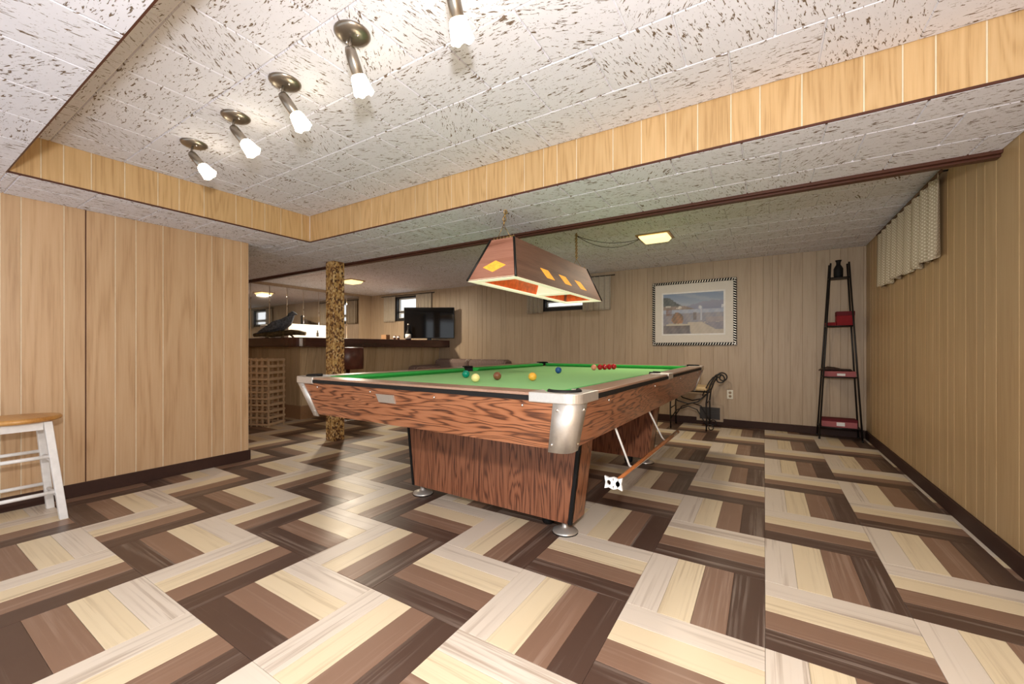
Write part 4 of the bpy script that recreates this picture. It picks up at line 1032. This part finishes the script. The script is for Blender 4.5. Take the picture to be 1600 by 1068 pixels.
# ================================================================ outlet and vent
ot = empty('wall_outlet', (-.37, YW, .405)); tag(ot, 'cream double power outlet on the back wall', 'outlet')
B().box(-.035, .035, -.006, 0, -.057, .057).build('cover', plain('cream_plastic', (.78, .74, .62), .4), ot, bevel=.003)
for z in (-.022, .022): B().lathe([(.001, 0), (.016, 0), (.016, .003), (.001, .003)], 16).build('socket', M['groove_b'], ot, loc=(0, -.006, z), rot=(math.pi/2, 0, 0))
vt = empty('floor_vent', (-.60, YW-.014, .15)); tag(vt, 'dark wall vent grille with cream frame near the floor', 'vent')
B().box(-.155, .155, -.006, 0, -.10, .11).build('frame', M['panel_b'], vt, bevel=.002)
B().box(-.118, .118, -.008, -.006, -.075, .078).build('grille', M['grille'], vt)
for i in range(7): B().box(-.115, .115, -.013, -.008, -.068+i*.022, -.062+i*.022).build('louver', M['grille'], vt)

# ================================================================ curtains
def curtain(name, lab, f, s0, s1, z0, z1, amp, waves, mat, grp=None, bottom=None, thick=.004, seed=1):
    """f(s, d, z): s along the wall, d out from it"""
    r = random.Random(seed); ph = [r.uniform(0, 6) for _ in range(4)]
    n, m = 90, 10; b_ = B(); o_ = []
    for j in range(m+1):
        t = j/m; row = []
        for i in range(n+1):
            u = i/n; s = s0+(s1-s0)*u
            a = amp*(.55+.45*t)
            d = amp*1.15+a*math.sin(waves*2*math.pi*u+ph[0]+.5*math.sin(3*u+ph[1]))+.25*a*math.sin(waves*4.3*math.pi*u+ph[2])
            zb_ = z0+(bottom(u) if bottom else 0)
            row.append(f(s, d, z1+(zb_-z1)*t))
        o_.append(row)
    back = [[(p[0], p[1], p[2]) for p in row] for row in o_]
    v = [p for row in o_ for p in row]; k = len(v); W_ = n+1
    v2 = []
    for j in range(m+1):
        for i in range(n+1):
            u = i/n; s = s0+(s1-s0)*u
            base = o_[j][i]; q0 = f(s, 0, base[2]); dv = Vector(base)-Vector(q0); dv = dv.normalized()*thick if dv.length > 1e-6 else Vector((0, 0, 0))
            v2.append(tuple(Vector(base)-dv))
    fcs = []
    for j in range(m):
        for i in range(n):
            a = j*W_+i; fcs.append((a, a+W_, a+W_+1, a+1)); fcs.append((k+a, k+a+1, k+a+W_+1, k+a+W_))
    for i in range(n): a = m*W_+i; fcs.append((a, a+1, k+a+1, k+a)[::-1])
    for j in range(m):
        a = j*W_; fcs.append((a, k+a, k+a+W_, a+W_)); a = j*W_+n; fcs.append((a, a+W_, k+a+W_, k+a))
    b_.add(v+v2, fcs, smooth=True)
    e = empty(name); tag(e, lab, 'curtain', grp)
    b_.build('cloth', mat, e); return e
fw_b = lambda s, d, z: (s, YW-.004-d, z)
fw_r = lambda s, d, z: (XR-.004-d, s, z)
v_ = curtain('valance', 'dotted beige pleated valance high on the right wall', fw_r, 1.02, 2.62, 1.555, 2.06, .022, 9, M['valance'], bottom=lambda u: .012*math.sin(u*40), seed=4)
B().tube([(XR-.032, 1.0, 2.065), (XR-.032, 2.66, 2.065)], .009, 8).build('rod', M['fringe'], v_)
for yy in (1.01, 1.5, 2.0, 2.5, 2.65): B().tube([(XR-.032, yy, 2.065), (XR, yy, 2.065)], .006, 6).build('rod_bracket', M['blackmetal'], v_)
CG = 'short curtains at the small back windows'
def rod(e, x0, x1, z): B().tube([(x0, YW-.03, z), (x1, YW-.03, z)], .007, 8).build('rod', M['blackmetal'], e)
c1 = curtain('window_curtain', 'short beige curtain left of the window behind the television', fw_b, -6.72, -6.38, 1.53, 2.05, .018, 4, M['curtain'], CG, seed=11); rod(c1, -6.78, -6.06, 2.05)
c2 = curtain('window_curtain', 'short beige curtain right of the window behind the television', fw_b, -5.80, -5.40, 1.53, 2.05, .018, 4, M['curtain'], CG, seed=12); rod(c2, -6.05, -5.32, 2.05)
c3 = curtain('window_curtain', 'short beige curtain left of the window behind the hanging lamp', fw_b, -3.30, -3.00, 1.55, 2.05, .018, 4, M['curtain'], CG, seed=13); rod(c3, -3.38, -2.66, 2.05)
c4 = curtain('window_curtain', 'short beige curtain right of the window behind the hanging lamp', fw_b, -2.34, -1.90, 1.55, 2.05, .018, 5, M['curtain'], CG, seed=14); rod(c4, -2.65, -1.84, 2.05)
